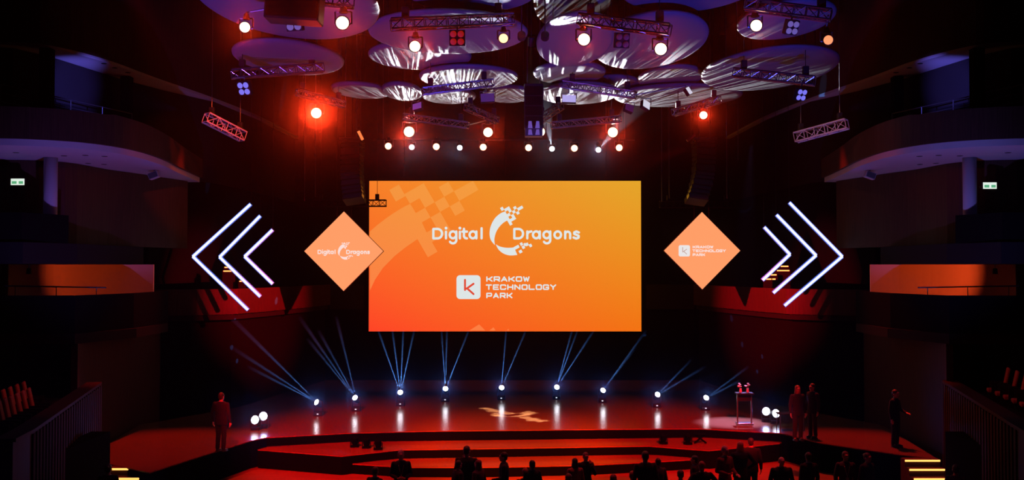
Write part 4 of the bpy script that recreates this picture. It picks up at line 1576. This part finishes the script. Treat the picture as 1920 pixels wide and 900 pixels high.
def person(label, loc, rz=0.0, pose='stand', arms=('down', 'down'), top=(.02, .02, .025), legs=(.02, .02, .03), hair=(.03, .02, .015), hs='short', h=1.75, lanyard=False, turn=0.0, wide=1.0, group=None, skirt=False):
    t = thing('person', label, 'person', loc, group, rz)
    f = h / 1.75
    V = lambda x, y, z: Vector((x * f, y * f, z * f))
    sit = pose == 'sit'
    dz = -.45 if sit else 0.0
    hipz = .92 + dz
    body, coat, trs = B(), B(), B()
    # torso (faces -y)
    def torso(b, e, z0=None):
        S = [(.90, .155, .105), (.98, .165, .11), (1.08, .145, .10), (1.2, .155, .11), (1.32, .175, .115), (1.41, .185, .10), (1.465, .14, .08), (1.5, .075, .065)]
        loft(b, [(V(0, 0, z + dz), (rx * wide + e) * f, (ry + e) * f) for z, rx, ry in S if z0 is None or z >= z0])
    torso(body, 0)
    torso(coat, .022)
    loft(coat, [(V(0, 0, .80 + dz), .19 * wide * f, .135 * f), (V(0, 0, .93 + dz), .185 * wide * f, .135 * f)]) if not sit else None
    # neck and head
    hc = V(0, -.02, 1.635 + dz)
    limb(body, [V(0, .005, 1.47 + dz), V(0, -.01, 1.56 + dz)], [.06 * f, .054 * f])
    Rz = Matrix.Rotation(turn, 3, 'Z')
    hd = lambda x, y, z: hc + Rz @ (Vector((x, y, z)) * f)

    def hball(b, x, y, z, r):
        o = B().ball((0, 0, 0), [k * f for k in r], 16, 10)
        b.add([hd(x, y, z) + Rz @ v for v in o.v], o.f)
    hball(body, 0, .01, .03, (.077, .095, .09))
    hball(body, 0, -.02, -.04, (.06, .072, .075))
    hball(body, 0, -.045, -.085, (.035, .04, .03))
    hball(body, 0, -.098, -.018, (.013, .02, .02))
    hball(body, 0, -.092, .005, (.01, .012, .025))
    hball(body, 0, -.088, .035, (.05, .015, .012))
    hball(body, 0, -.085, -.055, (.024, .01, .007))
    hball(body, 0, -.083, -.068, (.02, .01, .007))
    for sx in (-1, 1):
        hball(body, sx * .078, .012, -.01, (.011, .022, .032))
        hball(body, sx * .032, -.078, .008, (.014, .01, .008))
    # arms
    for sx, a in zip((-1, 1), arms):
        sh = V(sx * .185 * wide, .005, 1.42 + dz)
        if a == 'down':
            el, wr, hdv, nn = V(sx * .245 * wide, .03, 1.13 + dz), V(sx * .255 * wide, -.03, .88 + dz), (0, -.1, -1), (-sx, -.2, 0)
        elif a == 'front':
            el, wr, hdv, nn = V(sx * .25 * wide, .02, 1.14 + dz), V(sx * .09, -.22, 1.08 + dz), (-sx * .9, -.35, .05), (0, .5, .8)
        elif a == 'face':
            el, wr, hdv, nn = V(sx * .25 * wide, -.1, 1.16 + dz), V(sx * .11, -.19, 1.4 + dz), (-sx * .3, -.1, 1), (-sx * .3, .9, 0)
        elif a == 'hip':
            el, wr, hdv, nn = V(sx * .36 * wide, .06, 1.18 + dz), V(sx * .21, -.05, 1.0 + dz), (-sx * .5, -.6, -.4), (-sx, .3, 0)
        elif a == 'wave':
            el, wr, hdv, nn = V(sx * .34 * wide, -.08, 1.22 + dz), V(sx * .36, -.3, 1.32 + dz), (sx * .1, -.9, .35), (-sx, 0, 0)
        else:
            el, wr, hdv, nn = V(sx * .24 * wide, -.02, 1.14 + dz), V(sx * .13, -.3, 1.07 + dz), (-sx * .2, -1, -.1), (0, 0, -1)
        limb(body, [sh, el, wr], [.05 * f, .04 * f, .027 * f])
        limb(coat, [sh, el, el.lerp(wr, .93)], [.066 * f, .056 * f, .042 * f])
        hand(body, wr, hdv, nn, sx)
    # legs
    feet = []
    for sx in (-1, 1):
        hp = V(sx * .09, 0, hipz)
        if sit:
            kn, an = V(sx * .11, -.44, hipz + .02), V(sx * .11, -.42, .09)
        else:
            kn, an = V(sx * .1, -.015, .5), V(sx * .105, .02, .085)
        limb(body, [hp, kn, an], [.085 * f, .055 * f, .038 * f])
        limb(trs, [hp, kn, an.lerp(kn, .04)], [.108 * f, .076 * f, .064 * f])
        limb(body, [an, an + V(0, -.13, -.05)], [.038 * f, .028 * f])
        feet.append(an)
    loft(trs, [(V(0, 0, hipz - .06), .15 * f, .12 * f), (V(0, 0, hipz + .1), .17 * wide * f, .125 * f)])
    if skirt and not sit:
        trs = B()
        loft(trs, [(V(0, 0, .42), .24 * f, .22 * f), (V(0, 0, .7), .21 * f, .18 * f), (V(0, 0, .95), .175 * f, .13 * f), (V(0, 0, 1.05), .16 * f, .12 * f)])
    remeshed(body, 'body', .0085, M_skin, t)
    nm = lambda c: 'cloth_%02d_%02d_%02d' % tuple(int(k * 99) for k in c)
    remeshed(coat, 'jacket', .013, mat(nm(top), top, .9), t)
    remeshed(trs, 'skirt' if skirt else 'trousers', .014, mat(nm(legs), legs, .9), t)
    for an in feet:
        b = B()
        b.ball(an + V(0, -.07, -.045), (.052 * f, .14 * f, .04 * f), 14, 8)
        b.box(an + V(0, -.065, -.078), (.085 * f, .25 * f, .014 * f))
        b.build('shoe', mat('black_leather', (.02, .02, .02), .35), t, smooth=True)
    hm = mat('hair_%02d_%02d_%02d' % tuple(int(k * 99) for k in hair), hair, .55)
    if hs != 'bald':
        b = B()
        hball(b, 0, .022, .045, (.086, .1, .092))
        hball(b, 0, .055, -.01, (.078, .06, .075))
        if hs == 'long':
            hball(b, 0, .065, -.12, (.095, .05, .13))
            for sx in (-1, 1):
                hball(b, sx * .075, .02, -.09, (.026, .05, .12))
        if hs == 'bun':
            hball(b, 0, .115, .06, (.045, .045, .045))
        remeshed(b, 'hair', .01, hm, t)
    if lanyard:
        b = B()
        for sx in (-1, 1):
            b.path([V(sx * .07, -.03, 1.49 + dz), V(sx * .06, -.135, 1.38 + dz), V(0, -.15, 1.12 + dz)], .006, 6)
        ln = b.build('lanyard', mat('pale_ribbon', (.7, .65, .65), .7), t)
        B().box(V(0, -.155, 1.07 + dz), (.085, .006, .11), None, .002).build('badge', mat('badge_card', (.75, .73, .72), .5), ln)
    return t


FZ = -.9


def at_head(px, py, htop):
    """floor spot under a head whose crown shows at (px, py) and is htop above the hall floor"""
    w = Z(px, py, FZ + htop)
    return (w.x, w.y, FZ)


DK, NV, GY = (.012, .012, .014), (.014, .016, .03), (.06, .055, .06)
WN, RDt = (.16, .03, .03), (.35, .08, .06)
ppl = [
    # px, top y, height, rz(deg; 0 faces the hall), kwargs
    (703, 876, 1.30, 150, dict(pose='sit', hair=(.05, .03, .02), turn=.4), 'seated person in dark jacket at the left end of the audience'),
    (752, 845, 1.76, 8, dict(arms=('front', 'front'), hair=(.35, .32, .30), lanyard=True, top=DK), 'grey haired standing man with lanyard, hands folded, facing the hall'),
    (875, 837, 1.86, 170, dict(wide=1.15, top=DK, arms=('down', 'face')), 'tall broad standing man with black hair behind two shorter people'),
    (859, 864, 1.62, 120, dict(hair=(.02, .015, .015), turn=.3), 'dark haired short person left of the tall broad man'),
    (897, 863, 1.63, 235, dict(hair=(.14, .05, .03), hs='long', top=GY), 'brown haired woman right of the tall broad man'),
    (945, 849, 1.74, 268, dict(top=DK, arms=('down', 'lap'), wide=1.05), 'man in black standing side on, alone left of centre'),
    (985, 877, 1.32, 185, dict(pose='sit', hair=(.3, .11, .06), top=DK), 'seated person with reddish hair in front of a dark haired one'),
    (998, 864, 1.60, 200, dict(hair=(.02, .015, .015), top=DK), 'dark haired person just behind the seated red haired one'),
    (1078, 860, 1.55, 200, dict(hair=(.02, .015, .015), hs='long', top=RDt), 'long haired woman in a red lit top beside a taller woman'),
    (1066, 883, 1.38, 160, dict(pose='sit', hair=(.14, .04, .03)), 'seated person in front of the long haired woman'),
    (1098, 849, 1.60, 15, dict(hair=(.22, .08, .05), hs='bun', arms=('down', 'face'), top=DK), 'taller woman with tied hair and a hand raised to her chin'),
    (1150, 884, 1.38, 180, dict(pose='sit', hair=(.18, .06, .04)), 'seated person alone right of the two women'),
    (1186, 887, 1.26, 190, dict(pose='sit', hair=(.2, .05, .04)), 'seated person left of the tall man in black'),
    (1210, 847, 1.88, 185, dict(wide=1.1, top=DK), 'tall man in black standing with back turned right of centre'),
    (1234, 860, 1.56, 200, dict(hair=(.02, .015, .015), top=GY), 'dark haired person close to the right of the tall man in black'),
    (1276, 882, 1.30, 180, dict(pose='sit', hair=(.06, .03, .03)), 'seated person between the tall man and the dancing pair'),
    (1303, 855, 1.60, 250, dict(top=DK, hair=(.03, .02, .02)), 'thin dark standing person behind a red haired one'),
    (1316, 866, 1.68, 190, dict(hair=(.30, .07, .04), top=DK, wide=1.2, arms=('hip', 'hip')), 'red haired person with hands on hips right of centre'),
    (1359, 837, 1.78, 30, dict(hair=(.45, .3, .28), arms=('front', 'lap'), top=WN, hs='short'), 'pale haired man gesturing left of the long haired woman in black'),
    (1388, 829, 1.74, 190, dict(hair=(.16, .06, .05), hs='long', top=DK, wide=1.15, arms=('hip', 'down'), lanyard=True), 'long haired woman in black with a badge at right'),
    (1408, 822, 1.70, 170, dict(top=DK, wide=1.1), 'man in black whose head rises highest, right of the long haired woman'),
    (1465, 857, 1.70, 5, dict(hair=(.12, .05, .04), arms=('front', 'front'), top=NV, wide=1.2, hs='bald'), 'broad person with bald head and folded arms at far right'),
    (1516, 849, 1.72, 195, dict(top=DK), 'dim dark person standing right of the bald one'),
    (1585, 847, 1.75, 0, dict(top=GY, hair=(.1, .05, .04), lanyard=True), 'dim person with lanyard standing before the right stage corner'),
    (1626, 850, 1.72, 30, dict(top=DK, hs='bun'), 'dim person with tied hair left of the lit right staircase'),
    (1792, 872, 1.70, 150, dict(top=DK), 'dark person in the lower right corner beyond the stairs'),
    (203, 871, 1.70, 190, dict(top=DK, hs='bun'), 'dark person with round hair before the lit left staircase'),
]
for px, py, hh, rz, kw, l in ppl:
    kw = dict(kw)
    if kw.get('pose') == 'sit':
        loc = at_head(px, py, hh)
        h_ = hh / (1.75 - .45) * 1.75
        h_ = min(h_, 1.80)
        person(l, loc, R(rz), h=1.75, **kw)
        dup(proto, (loc[0] - .0, loc[1], FZ), R(rz), 'red seat under the %s' % l.replace('seated person', 'seated one'), 'hall seats with someone in them')
    else:
        person(l, at_head(px, py, hh), R(rz), h=hh, **kw)
# crew on the stage floor and wings
for px, pyb, rz, kw, l in ((1496, 826, 10, dict(hair=(.2, .07, .05), hs='long', top=DK), 'woman in dark clothes standing at the right edge of the stage'),
                           (1524, 821, -60, dict(top=DK, hair=(.03, .02, .02)), 'man in dark clothes facing the woman at the right stage edge'),
                           (1679, 838, 40, dict(top=DK, hair=(.06, .03, .02), legs=DK, arms=('down', 'lap')), 'crew member walking down toward the lit right staircase'),
                           (414, 846, 160, dict(top=DK, wide=1.2), 'crew member in black standing at the left stage edge')):
    c = Z(px, pyb, 0)
    person(l, c, R(rz), h=1.76, **kw)
# black equipment case beside the crew
c = Z(1470, 806, 0)
t = thing('equipment_table', 'low black folding table beside the flood heads', 'table', (c.x + .25, c.y + .1, 0))
B().box((0, 0, .55), (.9, .5, .04), None, .01).build('tabletop', M_black, t)
for sx in (-1, 1):
    for sy in (-1, 1):
        B().tube((sx * .4, sy * .2, .54), (sx * .42, sy * .22, 0), .018, 8).build('leg', M_steel, t)
